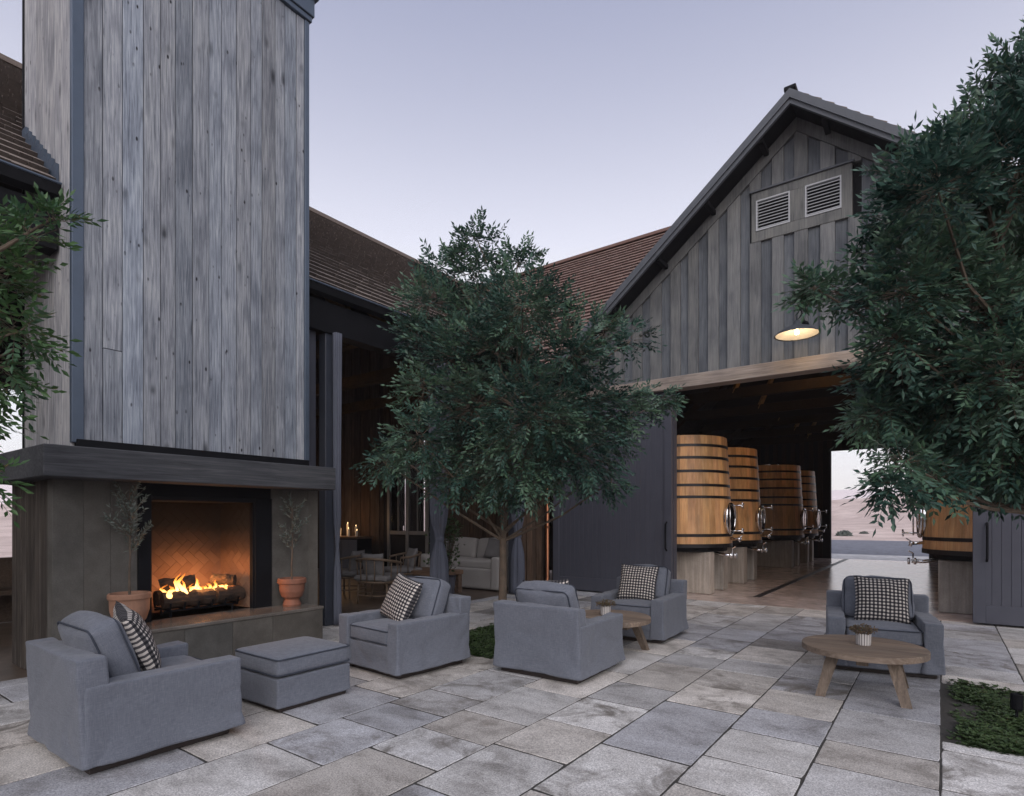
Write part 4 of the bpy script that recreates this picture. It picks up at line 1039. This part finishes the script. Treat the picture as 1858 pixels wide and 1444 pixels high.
    ov = MB().tube([P(.55, -.12, .80), P(.80, -.12, .72), P(.92, -.12, .70), P(1.08, -.12, .70)], .030, 10).tube([P(1.02, -.12, .70), P(1.05, -.12, .70)], .052, 12).tube([P(1.10, -.12, .70), P(1.13, -.12, .70)], .052, 12).build('drain_valve', 'chrome', T, smooth=True)
    MB().tube([P(1.06, -.12, .72), P(1.06, -.12, .82), P(1.12, -.12, .86)], .012, 6).build('lever', 'chrome', ov)
tank(-4.06, 10.97, -1, 'oak wine tank nearest the left sliding door, first in its row', 'concrete stand under the first tank behind the left sliding door')
tank(-4.06, 13.20, -1, 'oak wine tank second in the row inside the barn', 'concrete stand under the second tank of the row')
tank(-4.06, 18.05, -1, 'oak wine tank third in the row, in the darker part of the barn', 'concrete stand under the third tank of the row')
tank(-4.06, 20.40, -1, 'oak wine tank farthest back in the row by the far doorway', 'concrete stand under the tank by the far doorway')
tank(.72, 10.97, 1, 'oak wine tank across the aisle, beside the right sliding door', 'concrete stand under the tank across the aisle')

# ------------------------------------------------------------------ fire, logs, grate
gr_ = thing('fire_grate', 'black iron fire grate under the burning logs', 'fire grate', (-6.04, 2.84, HZ))
for k in range(6):
    y = -.33 + k * .132
    MB().tube([(.17, y, .14), (.15, y, .075), (-.17, y, .075), (-.20, y, .16)], .010, 6).build('bar', 'black', gr_)
for x in (-.11, .10):
    MB().tube([(x, -.36, .060), (x, .36, .060)], .010, 6).build('cross_bar', 'black', gr_)
    for y in (-.3, .3): MB().tube([(x, y, .06), (x, y, 0)], .010, 6).build('leg', 'black', gr_)
m, t, b = nt_new('charred_log')
n = nd(t, "ShaderNodeTexNoise", Scale=14.0, Detail=6.0, Roughness=.7); ln(t, objcoord(t, (1, .35, 1)), n.inputs[0])
ln(t, ramp(t, n.outputs[0], ((.35, (.012, .009, .008)), (.6, (.07, .038, .022)), (.75, (.16, .09, .05)))).outputs[0], b.inputs["Base Color"])
gl = ramp(t, n.outputs[0], ((.64, (0, 0, 0)), (.76, (1, .22, .03)))); ln(t, gl.outputs[0], b.inputs["Emission Color"]); b.inputs["Emission Strength"].default_value = 1.2
b.inputs["Roughness"].default_value = .9; bump(t, b, n.outputs[0], 1.0, .02); MT['log'] = m
def log_(p0, p1, r_, label, seed):
    p0, p1 = Vector(p0), Vector(p1); mb = MB(); pts = []; rd = []
    for k in range(9):
        w = p0.lerp(p1, k / 8); w += Vector((noise.noise(Vector((k * .5, seed, 0))), 0, noise.noise(Vector((k * .5, seed, 5))))) * .012; pts.append(w - p0); rd.append(r_ * (1 + .18 * noise.noise(Vector((k * .9, seed, 2)))))
    mb.tube(pts, rd, 12)
    for i, v in enumerate(mb.v): mb.v[i] = tuple(Vector(v) * 1 + Vector((noise.noise(Vector(v) * 22 + Vector((seed, 0, 0))),) * 3) * .008)
    o = mb.build('log', 'log', None, p0); tag(o, label, 'log', 'logs burning in the fireplace'); return o
log_((-5.96, 2.47, HZ + .165), (-5.94, 2.94, HZ + .165), .078, 'large charred log at the front left of the fire', 1)
log_((-5.93, 2.945, HZ + .165), (-5.99, 3.26, HZ + .165), .080, 'short blackened log at the front right of the fire', 2)
log_((-6.16, 2.50, HZ + .168), (-6.14, 3.22, HZ + .168), .075, 'long log lying at the back of the grate', 3)
log_((-6.08, 2.50, HZ + .30), (-5.98, 2.78, HZ + .33), .060, 'small log leaning on top at the left of the fire', 4)
log_((-6.11, 3.02, HZ + .32), (-5.96, 3.18, HZ + .30), .058, 'small log laid crosswise on top at the right of the fire', 5)
m = bpy.data.materials.new('flame'); m.use_nodes = True; t = m.node_tree; t.nodes.clear()
tc = t.nodes.new("ShaderNodeTexCoord"); sp = t.nodes.new("ShaderNodeSeparateXYZ"); ln(t, tc.outputs["Generated"], sp.inputs[0])
n = nd(t, "ShaderNodeTexNoise", Scale=9.0, Detail=3.0); ln(t, tc.outputs["Object"], n.inputs[0])
zz = mth(t, 'ADD', sp.outputs[2], mth(t, 'MULTIPLY', mth(t, 'SUBTRACT', n.outputs[0], .5), .35))
cr = ramp(t, zz, ((0, (1, .50, .13)), (.35, (1, .62, .22)), (.7, (1, .33, .05)), (1, (.9, .16, .02))))
al = ramp(t, zz, ((0, (.4,) * 3), (.3, (.75,) * 3), (.65, (.35,) * 3), (.95, (.0,) * 3)))
em = nd(t, "ShaderNodeEmission", Strength=3.4); ln(t, cr.outputs[0], em.inputs[0]); tr = t.nodes.new("ShaderNodeBsdfTransparent")
mx = t.nodes.new("ShaderNodeMixShader"); ln(t, al.outputs[0], mx.inputs[0]); ln(t, tr.outputs[0], mx.inputs[1]); ln(t, em.outputs[0], mx.inputs[2])
ou = t.nodes.new("ShaderNodeOutputMaterial"); ln(t, mx.outputs[0], ou.inputs[0]); MT['flame'] = m
fire = thing('fire', 'yellow and orange flames rising between the logs', 'fire', (-6.04, 2.84, HZ + .17))
rfi = random.Random(12)
for k in range(30):
    y = rfi.uniform(-.34, .30); hgt_ = rfi.uniform(.09, .20) * (1.25 - abs(y) * 1.2); x = rfi.uniform(-.06, .14); r0 = rfi.uniform(.014, .028)
    if k in (0, 1): y = -.22 + k * .02; hgt_ = .26
    mb = MB(); pts = []; rd = []; sd = rfi.uniform(0, 50)
    for i in range(9):
        q = i / 8; pts.append((x + .035 * q * noise.noise(Vector((sd, q * 2.5, 0))) * 2, y + .05 * q * noise.noise(Vector((sd, q * 2.5, 7))) * 2, hgt_ * q)); rd.append(max(.0008, r0 * (math.sin(min(1, q * 1.6 + .25) * PI / 1.25) ** .8 if q < .6 else (1 - q) / .4 * .75)))
    mb.tube(pts, rd, 8, cap=False).build('flame', 'flame', fire, smooth=True)
point('fire_light', (-5.99, 2.86, HZ + .36), 13, (1, .42, .13), .10)

# ------------------------------------------------------------------ potted olive trees
def leafquad(mb, p, d, w, ln_, side, rv, tone):
    d = d.normalized(); s_ = side - d * side.dot(d)
    if s_.length < 1e-4: s_ = d.orthogonal()
    s_.normalize(); n_ = d.cross(s_) * (.25 * w)
    o = len(mb.v); mb.v += [tuple(p), tuple(p + d * ln_ * .45 + s_ * w + n_), tuple(p + d * ln_), tuple(p + d * ln_ * .45 - s_ * w + n_)]
    mb.f += [(o, o + 1, o + 2), (o, o + 2, o + 3)]; mb.tone += [tone, min(1, tone + .06)]
def olive(loc, ph, pr, potmat, prof, trunk_h, top_h, spread, label, seed, sparse=1.0):
    T = thing('potted_olive_tree', label, 'potted tree', loc, 0, 'olive trees on the hearth')
    MB().lathe(prof, 32).build('pot', potmat, T, smooth=False)
    MB().lathe([(0, ph - .035), (pr * .9, ph - .03)], 24).build('soil', 'soil', T)
    rv = random.Random(seed); br = MB(); lf = MB()
    top = Vector((rv.uniform(-.02, .02), rv.uniform(-.02, .02), top_h))
    br.tube([(0, 0, ph - .05), (.006, -.006, (ph + trunk_h) / 2), (0, .005, trunk_h), tuple(top)], [.011, .009, .008, .002], 7)
    for k in range(int(26 * sparse)):
        z = trunk_h + (top_h - trunk_h) * rv.random() ** 1.2 * .9; a = rv.uniform(0, 2 * PI); l_ = spread * rv.uniform(.5, 1.1) * (1 - .45 * (z - trunk_h) / (top_h - trunk_h))
        p0 = Vector((0, 0, z)); d = Vector((math.cos(a) * .62, math.sin(a), rv.uniform(.45, 1.3))).normalized()
        pts = [p0 + d * l_ * q + Vector((0, 0, .05 * q * q)) for q in (0, .35, .7, 1)]
        br.tube([tuple(p) for p in pts], [.0035, .003, .002, .001], 4)
        for q in range(int(40 * l_ / spread)):
            w = rv.random() * .95 + .08; i = min(2, int(w * 3)); p = pts[i].lerp(pts[i + 1], min(1, w * 3 - i)); dd = (d + Vector((rv.gauss(0, .8), rv.gauss(0, .8), rv.gauss(.1, .6))))
            leafquad(lf, p, dd, .0065, rv.uniform(.035, .055), Vector((rv.gauss(0, 1), rv.gauss(0, 1), rv.gauss(0, 1))), rv, rv.random())
    br.build('trunk', 'bark', T); lf.build('foliage', 'olive', T, kind='stuff')
olive((-5.675, 2.09, HZ), .30, .158, 'terracotta', [(0, .0), (.085, 0), (.09, .015), (.095, .03), (.125, .07), (.148, .15), (.152, .25), (.160, .25), (.165, .26), (.165, .29), (.158, .30), (.146, .30), (.142, .24), (0, .24)], .62, 1.24, .30, 'slender olive tree in a wide terracotta pot at the near end of the hearth', 3)
olive((-5.69, 3.67, HZ), .30, .145, 'terracotta2', [(0, 0), (.092, 0), (.096, .02), (.09, .03), (.075, .07), (.08, .085), (.105, .10), (.128, .16), (.134, .24), (.146, .245), (.150, .255), (.150, .29), (.143, .30), (.13, .30), (.126, .24), (0, .24)], .58, 1.16, .27, 'sparse olive tree in a footed terracotta urn at the far end of the hearth', 8, .62)
# ------------------------------------------------------------------ courtyard trees
def tree(base, lobes, label, leafmat, seed, nspray, leaf=.085, trunk_r=.055, fork=1.25, group='ash trees in the court', least=40):
    """lobes: (centre Vector, radius); sprays of pinnate leaves fill their shells, twigs join them to limbs"""
    base = Vector(base); T = thing('ash_tree', label, 'tree', base, 0, group)
    rv = random.Random(seed); br = MB(); lf = MB()
    cz = sum((c for c, r_ in lobes), Vector()) / len(lobes)
    ax = lambda z: base.lerp(Vector((cz.x, cz.y, 0)), min(1, max(0, (z - fork) / 2.0)) * .9)
    top = max(c.z for c, r_ in lobes)
    tp = []
    for k in range(9):
        z = top * .72 * k / 8; p = ax(z); tp.append((p.x - base.x + .03 * noise.noise(Vector((k * .6, seed, 0))), p.y - base.y + .03 * noise.noise(Vector((k * .6, seed, 4))), z))
    br.tube(tp, [trunk_r * (1.25 if k == 0 else 1 - .85 * k / 8) for k in range(9)], 10)
    vol = [r_ ** 1.9 for c, r_ in lobes]; tot = sum(vol)
    for (c, r_), v in zip(lobes, vol):
        z0 = max(fork * .9, min(top * .85, c.z - .35 - .35 * (c - cz).length)); a0 = ax(z0); 
        m_ = a0.copy(); m_.z = z0; e = c; mid = m_.lerp(e, .5) + Vector((0, 0, -.05)) + Vector((rv.gauss(0, .05), rv.gauss(0, .05), 0))
        if (e - m_).length > .15: br.tube([tuple(q - Vector((base.x, base.y, 0))) for q in (m_, mid, e)], [.018, .012, .005], 6)
        for s_ in range(max(least, int(nspray * v / tot))):
            d = Vector((rv.gauss(0, 1), rv.gauss(0, 1), rv.gauss(0, .85))).normalized(); k = rv.random() ** .42 * (rv.uniform(.75, 1.12) if rv.random() < .96 else rv.uniform(1.1, 1.35))
            p = c + d * r_ * k
            if p.z < .5: continue
            o2 = (d + (p - cz).normalized() * .7 + Vector((rv.gauss(0, .35), rv.gauss(0, .35), rv.gauss(.08, .35)))).normalized()
            L = rv.uniform(.14, .26) * leaf / .085; n_ = rv.choice((7, 9, 9, 11)); side = o2.cross(Vector((rv.gauss(0, .35), rv.gauss(0, .35), 1))).normalized()
            p = p - base; p.z += base.z
            if rv.random() < .22: br.tube([tuple(c - Vector((base.x, base.y, 0)) + (d * r_ * k * .25)), tuple(p)], [.005, .002], 3, cap=False)
            droop = Vector((0, 0, -rv.uniform(.0, .055)))
            br.tube([tuple(p - o2 * .02), tuple(p + o2 * L * .9 + droop * .8)], [.0014, .0008], 3, cap=False)
            tone = min(1, max(0, .45 + .75 * noise.noise(p * 2.2 + Vector((seed, 0, 0))) + rv.gauss(0, .16)))
            for q in range(n_):
                w = (q // 2 + 1) / ((n_ - 1) // 2 + 1); pp = p + o2 * L * w + droop * w * w
                if q == n_ - 1: dd = o2 + droop * 2
                else: dd = o2 * .65 + side * (1 if q % 2 else -1) * .8 + Vector((rv.gauss(0, .13), rv.gauss(0, .13), rv.gauss(-.12, .16)))
                leafquad(lf, pp, dd, leaf * rv.uniform(.15, .20), leaf * rv.uniform(.75, 1.15), o2 + Vector((rv.gauss(0, .3),) * 3), rv, min(1, max(0, tone + rv.gauss(0, .08))))
    br.build('trunk', 'bark', T); lf.build('crown', leafmat, T, kind='stuff')
    return T
def lobe_list(spec, t0, jit, seed, lift=.0):
    rv = random.Random(seed); return [(at(px, py - max(0, py - 700) * lift, t0 + rv.uniform(-jit, jit) * (1 if rp_ > 50 else .7)), rp_ / 1054 * t0 * .84) for (px, py, rp_) in spec]
C1 = [(866, 432, 38), (862, 490, 55), (940, 470, 40), (800, 480, 34), (780, 545, 62), (870, 570, 80), (950, 545, 70), (1010, 570, 48), (760, 610, 50), (830, 640, 85), (930, 660, 100), (1040, 640, 62), (1095, 600, 34), (1145, 612, 30),
      (770, 700, 50), (860, 740, 95), (970, 760, 100), (1070, 730, 75), (1130, 740, 45), (1175, 728, 34), (1205, 722, 16), (760, 800, 55), (720, 830, 36), (695, 845, 26), (850, 830, 80), (950, 850, 85), (1050, 830, 70), (1120, 800, 40), (820, 875, 48), (900, 890, 46), (980, 870, 44), (1070, 880, 32), (1110, 885, 22), (1000, 780, 80), (900, 620, 80)]
tree((-4.08, 5.36, -.03), lobe_list(C1, 6.75, .75, 5, .09), 'leafy ash tree in the middle of the court, before the roof valley', 'leaf', 41, 5400, .072)
C2 = [(1845, 120, 50), (1800, 190, 60), (1760, 260, 62), (1850, 280, 100), (1700, 330, 62), (1645, 300, 40), (1640, 370, 50), (1760, 400, 110), (1690, 450, 80), (1600, 450, 40), (1640, 520, 70), (1580, 522, 34), (1520, 522, 24), (1475, 512, 15), (1760, 560, 120), (1850, 480, 110), (1625, 605, 44), (1680, 640, 90),
      (1592, 668, 32), (1830, 680, 120), (1630, 720, 70), (1740, 740, 100), (1690, 800, 75), (1840, 800, 90), (1640, 832, 36), (1740, 828, 54), (1790, 862, 38), (1850, 850, 46), (1618, 868, 18), (1700, 862, 28), (1590, 745, 45),
      (1960, 150, 120), (2000, 330, 150), (1960, 520, 150), (2010, 700, 150), (2080, 480, 150), (1950, 790, 90), (2090, 750, 110), (1930, 60, 70)]
tree((.66, 5.15, -.03), lobe_list(C2, 3.75, .62, 6), 'large leafy ash tree overhanging the right doorway of the barn', 'leaf', 42, 8600, .064, fork=1.55)
C3 = [(125, 385, 20), (80, 412, 26), (30, 440, 40), (-20, 480, 55), (60, 470, 30), (15, 560, 45), (62, 590, 22), (85, 610, 14), (5, 650, 45), (55, 690, 20), (-5, 745, 32), (-10, 860, 22), (-60, 420, 80), (-100, 540, 110), (-90, 680, 100), (-180, 480, 110), (-200, 620, 120), (-60, 340, 50), (-150, 780, 80), (20, 500, 50)]
tree((-4.35, -.10, -.03), lobe_list([(px - 28, py, r_) for px, py, r_ in C3], 3.05, .35, 7), 'bright leafy ash tree at the picture edge beside the chimney', 'leafnear', 43, 800, .058, least=14)

# ------------------------------------------------------------------ planted beds
for (bx0, bx1, by0_, by1_), lb in zip(BEDS, ('bed of low green ground cover under the middle tree', 'bed of low green ground cover at the right edge of the court')):
    rv = random.Random(int(bx1 * 50) + 3); sb = MB(); n_ = 26
    for i in range(n_ + 1):
        for j in range(n_ + 1):
            x = bx0 + (bx1 - bx0) * i / n_; y = by0_ + (by1_ - by0_) * j / n_; sb.v.append((x, y, -.028 + .018 * noise.noise(Vector((x * 9, y * 9, 0)))))
    for i in range(n_):
        for j in range(n_): k = i * (n_ + 1) + j; sb.f.append((k, k + n_ + 1, k + n_ + 2, k + 1))
    so = sb.build('planting_bed', 'soil', None, kind='structure', smooth=True)
    lf = MB()
    for k in range(15000):
        x = rv.uniform(bx0 + .02, bx1 + .03); y = rv.uniform(by0_ - .035, by1_ + .035)
        dn = noise.noise(Vector((x * 3.2, y * 3.2, 2))) + .35
        edge = min(1, max(0, (x - bx0 + .03 * noise.noise(Vector((x * 8, y * 8, 1)))) / .13)) ** 2
        if rv.random() > (dn * .9 + .25) * edge: continue
        h = rv.uniform(0, .034) * (.6 + 1.4 * dn); a = rv.uniform(0, 2 * PI); p = Vector((x, y, -.01 + h)); tone = min(1, max(0, rv.gauss(.5, .25)))
        for q in range(4):
            a2 = a + q * 1.57 + rv.uniform(-.4, .4); leafquad(lf, p, Vector((math.cos(a2), math.sin(a2), rv.uniform(.0, .7))), rv.uniform(.007, .012), rv.uniform(.02, .034), Vector((-math.sin(a2), math.cos(a2), rv.gauss(0, .2))), rv, tone)
    gc = lf.build('ground_cover', 'cover', None, kind='stuff'); tag(gc, lb, 'ground cover')
sl_ = thing('garden_spotlight', 'small black garden spotlight standing in the right planted bed', 'spotlight', (.405, 5.08, -.03))
MB().lathe([(0, .12), (.030, .12), (.034, .13), (.034, .22), (.030, .225), (.026, .215), (0, .21)], 18).build('head', 'black', sl_, smooth=False); MB().tube([(0, 0, -.02), (0, 0, .13)], .009, 8).build('stake', 'black', sl_)
# shrubs beyond the barn
def shrub(x, y, r_, label):
    S = thing('shrub', label, 'shrub', (x, y, -.06), 0, 'shrubs beyond the barn'); rv = random.Random(int(x * 10)); lf = MB(); st = MB()
    for k in range(420):
        d = Vector((rv.gauss(0, 1), rv.gauss(0, 1), abs(rv.gauss(0, 1)))).normalized() * r_ * rv.random() ** .4; d.z *= .85
        if k % 12 == 0: st.tube([(0, 0, 0), tuple(d)], [.03, .01], 4)
        for q in range(3): leafquad(lf, d, Vector((rv.gauss(0, 1), rv.gauss(0, 1), rv.gauss(.5, 1))), .05, .2, Vector((rv.gauss(0, 1), rv.gauss(0, 1), rv.gauss(0, 1))), rv, rv.random())
    lf.build('foliage', 'olive', S, kind='stuff'); st.build('stems', 'bark', S)
for (px, t_, r_, lb) in ((1532, 46, .55, 'round green shrub beyond the far doorway, left of two'), (1568, 48, .35, 'small low shrub beyond the far doorway, right of two')):
    p = at(px, 975, t_); shrub(p.x, p.y, r_, lb)

# ------------------------------------------------------------------ pavilion furnishing
def curtain(y, label, zt=3.7, w=.13, tie=1.05):
    mb = MB(); nz, na = 26, 40
    for i in range(nz + 1):
        z = .02 + (zt - .02) * i / nz; k = 1 - .55 * math.exp(-((z - tie) / .22) ** 2) + .25 * max(0, (z - 2.2) / 1.5) + .12 * max(0, tie - z)
        for j in range(na):
            a = 2 * PI * j / na; r_ = w * k * (1 + .22 * math.cos(a * 9 + .3 * math.sin(z * 2)) + .1 * math.cos(a * 4 + z))
            mb.v.append((r_ * math.cos(a) * .75, r_ * math.sin(a), z))
    for i in range(nz):
        for j in range(na): mb.f.append((i * na + j, i * na + (j + 1) % na, (i + 1) * na + (j + 1) % na, (i + 1) * na + j))
    mb.f.append(tuple(range(na - 1, -1, -1))); mb.f.append(tuple(nz * na + j for j in range(na)))
    C = thing('curtain', label, 'curtain', (-6.14, y, 0), 0, 'tied-back curtains on the pavilion posts')
    mb.build('fabric', 'curtain', C, smooth=True); MB().lathe([(w * .42, -.04), (w * .52, -.02), (w * .52, .02), (w * .42, .04)], 16, (0, 0, tie)).build('tie', 'curtain', C, smooth=True)
curtain(4.60, 'slim grey curtain tied to the post beside the fireplace', w=.042, tie=.98)
curtain(6.46, 'grey curtain tied back on the middle pavilion post', w=.135)
curtain(8.50, 'grey curtain tied back on the pavilion post near the copper pipe', w=.125)
# sofa against the end wall
sf = thing('sofa', 'pale linen slipcovered sofa with loose cushions inside the pavilion', 'sofa', (-7.62, 8.95, 0))
softbox(.98, .43, .20, .04, 12, .008, 4, 51, drape=.02).build('base', 'sofa', sf, (0, 0, .22), smooth=True)
softbox(.98, .11, .40, .05, 12, .008, 4, 52).build('backrest', 'sofa', sf, (0, .38, .44), smooth=True)
for sx in (-1, 1): softbox(.10, .44, .31, .05, 12, .008, 4, 53 + sx, drape=.02).build('arm', 'sofa', sf, (sx * .93, -.01, .33), smooth=True)
for sx in (-.42, .42):
    softbox(.41, .36, .08, .04, 10, .006, 4, 55, puff=(0, 0, .03)).build('seat_cushion', 'sofa', sf, (sx, -.06, .48), smooth=True)
    o = softbox(.40, .09, .22, .06, 10, .01, 4, 56, puff=(0, .04, .02)).build('back_cushion', 'sofa', sf, (sx, .22, .74), smooth=True); o.rotation_euler = (R(-10), 0, 0)
for dx, mt, lb in ((-.72, 'cushion', 'grey patterned pillow at the left end of the sofa'), (.66, 'cushion', 'small grey pillow at the right end of the sofa')):
    p = pillow(.21, .08, 12, seed=dx).build('throw_pillow', mt, None, smooth=True); p.location = (-7.62 + dx, 8.88, .77); p.rotation_euler = (R(-20), R(8), R(10)); tag(p, lb, 'pillow')
ct = thing('coffee_table', 'low dark timber coffee table in front of the pale sofa', 'table', (-7.7, 7.75, 0))
MB().cbox(-.62, .62, -.34, .34, .34, .42, .008).build('table_top', 'oldtable', ct, color=(1.1, 1, .9))
for sx in (-1, 1):
    for sy in (-1, 1): MB().cbox(sx * .55 - .05, sx * .55 + .05, sy * .27 - .05, sy * .27 + .05, 0, .34, .006).build('leg', 'oldtable', ct, color=(1, .95, .9))
MB().cbox(-.54, .54, -.26, .26, .08, .13, .006).build('shelf', 'oldtable', ct, color=(1, .95, .9))
# rattan armchairs
def rattan_chair(loc, rz, label, seed):
    c = thing('rattan_chair', label, 'chair', loc, rz, 'rattan chairs inside the pavilion')
    rail = [(.36 * math.cos(a), .36 * math.sin(a), .66 + .07 * math.sin(max(0, a - 0))) for a in [R(x) for x in range(-25, 206, 11)]]
    MB().tube(rail, .020, 8).build('top_rail', 'rattan', c, smooth=True)
    seat = [(.33 * math.cos(2 * PI * k / 24), .33 * math.sin(2 * PI * k / 24), .36) for k in range(25)]
    MB().tube(seat, .018, 8, cap=False).build('seat_frame', 'rattan', c, smooth=True)
    for k, (x, y, z) in enumerate(rail):
        if k % 2 == 0: MB().tube([(x * .93, y * .93, .36), (x, y, z)], .009, 6).build('spindle', 'rattan', c, smooth=True)
    for a in (40, 140, 220, 320):
        x, y = .32 * math.cos(R(a)), .32 * math.sin(R(a)); MB().tube([(x, y, .36), (x * 1.08, y * 1.08, 0)], .016, 8).build('leg', 'rattan', c, smooth=True)
    low = [(.335 * math.cos(2 * PI * k / 20), .335 * math.sin(2 * PI * k / 20), .15) for k in range(21)]
    MB().tube(low, .010, 6, cap=False).build('stretcher', 'rattan', c, smooth=True)
    softbox(.30, .30, .045, .04, 10, .004, 4, seed, puff=(0, 0, .02)).build('seat_cushion', 'cushion', c, (0, 0, .42), smooth=True)
    o = pillow(.20, .07, 12, seed=seed).build('back_pillow', 'cushion', c, (0, .19, .62), smooth=True); o.rotation_euler = (R(-14), 0, 0)
rattan_chair((-8.35, 6.45, 0), R(-70), 'rattan armchair turned sideways inside the pavilion, next to the post', 61)
rattan_chair((-7.30, 6.28, 0), R(-160), 'rattan armchair with its back turned inside the pavilion', 62)
rattan_chair((-8.05, 7.45, 0), R(-20), 'rattan armchair farther in, behind the one with its back turned', 63)
# sideboard with candles
sbd = thing('sideboard', 'dark grey timber sideboard against the pavilion wall', 'sideboard', (-11.9, 9.25, 0))
MB().cbox(-.62, .62, -.22, .22, .06, .88, .008).build('body', 'black', sbd); MB().cbox(-.66, .66, -.25, .25, .88, .93, .006).build('top', 'oldtable', sbd, color=(.8, .8, .8))
for k in range(4):
    MB().cbox(-.60 + k * .305, -.31 + k * .305, -.235, -.222, .10, .85, .004).build('door', 'charcoal', sbd)
MB().cbox(-.6, .6, -.2, .2, 0, .06, .004).build('plinth', 'black', sbd)
for k in range(7):
    h = (.16, .26, .20, .30, .18, .24, .14)[k]; x = -12.4 + k * .16; y = 9.18 + (.06 if k % 2 else -.04)
    cd = thing('candle', ('short', 'tall')[h > .22] + ' pale candle on the sideboard, %s from the wall end' % ('first', 'second', 'third', 'fourth', 'fifth', 'sixth', 'seventh')[k], 'candle', (x, y, .93), 0, 'candles on the sideboard')
    MB().lathe([(0, 0), (.024, 0), (.024, h), (0, h + .003)], 12).build('wax', 'candle', cd, smooth=False)
    MB().lathe([(0, h + .003), (.009, h + .018), (.004, h + .04), (0, h + .05)], 8).build('flame', emit_mat('candle_flame', (1, .7, .35), 3), cd, smooth=True)
point('candle_light', (-11.9, 8.95, 1.35), 7, (1, .55, .24), .2)
# potted plant by the middle post
pl = thing('potted_plant', 'leafy green potted plant beside the curtain of the pavilion', 'potted plant', (-6.55, 7.0, 0))
MB().lathe([(0, 0), (.15, 0), (.19, .40), (.20, .42), (.18, .42), (.17, .36), (0, .36)], 24).build('pot', 'charcoal', pl, smooth=False)
rv = random.Random(77); lf = MB(); st = MB()
for k in range(60):
    a = rv.uniform(0, 2 * PI); p = Vector((math.cos(a) * rv.uniform(.05, .28), math.sin(a) * rv.uniform(.05, .28), rv.uniform(.6, 1.35))); st.tube([(p.x * .15, p.y * .15, .36), tuple(p)], [.006, .003], 4)
    for q in range(9): leafquad(lf, p + Vector((rv.gauss(0, .05), rv.gauss(0, .05), rv.gauss(0, .06))), Vector((rv.gauss(0, 1), rv.gauss(0, 1), rv.gauss(.1, .6))), .02, rv.uniform(.06, .1), Vector((rv.gauss(0, 1), rv.gauss(0, 1), rv.gauss(0, 1))), rv, rv.random())
lf.build('foliage', 'cover', pl, kind='stuff'); st.build('stems', 'bark', pl)
# far end of the pavilion, seen past the near side of the fireplace
bn = thing('bench', 'dark timber bench beyond the near side of the fireplace', 'bench', (-9.6, 1.95, 0))
MB().cbox(-.25, .25, -.8, .8, .40, .46, .006).build('seat', 'oldtable', bn, color=(.5, .5, .5)); MB().cbox(-.29, -.25, -.8, .8, .0, .85, .006).build('backrest', 'oldtable', bn, color=(.5, .5, .5))
for y in (-.7, .7): MB().cbox(.1, .2, y - .05, y + .05, 0, .40, .005).build('leg', 'oldtable', bn, color=(.5, .5, .5))

# ------------------------------------------------------------------ evening haze
hz = MB().box(-700, 700, -700, 700, -8, 60).build('haze', 'black', None, kind='stuff')
tag(hz, 'thin pale evening haze that softens the far hills', 'haze')
m = bpy.data.materials.new('haze_air'); m.use_nodes = True; t = m.node_tree; t.nodes.clear()
pvn = t.nodes.new("ShaderNodeVolumePrincipled"); pvn.inputs["Color"].default_value = (.93, .88, .92, 1); pvn.inputs["Density"].default_value = .0009; pvn.inputs["Anisotropy"].default_value = 0
ou = t.nodes.new("ShaderNodeOutputMaterial"); ln(t, pvn.outputs[0], ou.inputs["Volume"])
hz.data.materials.clear(); hz.data.materials.append(m)
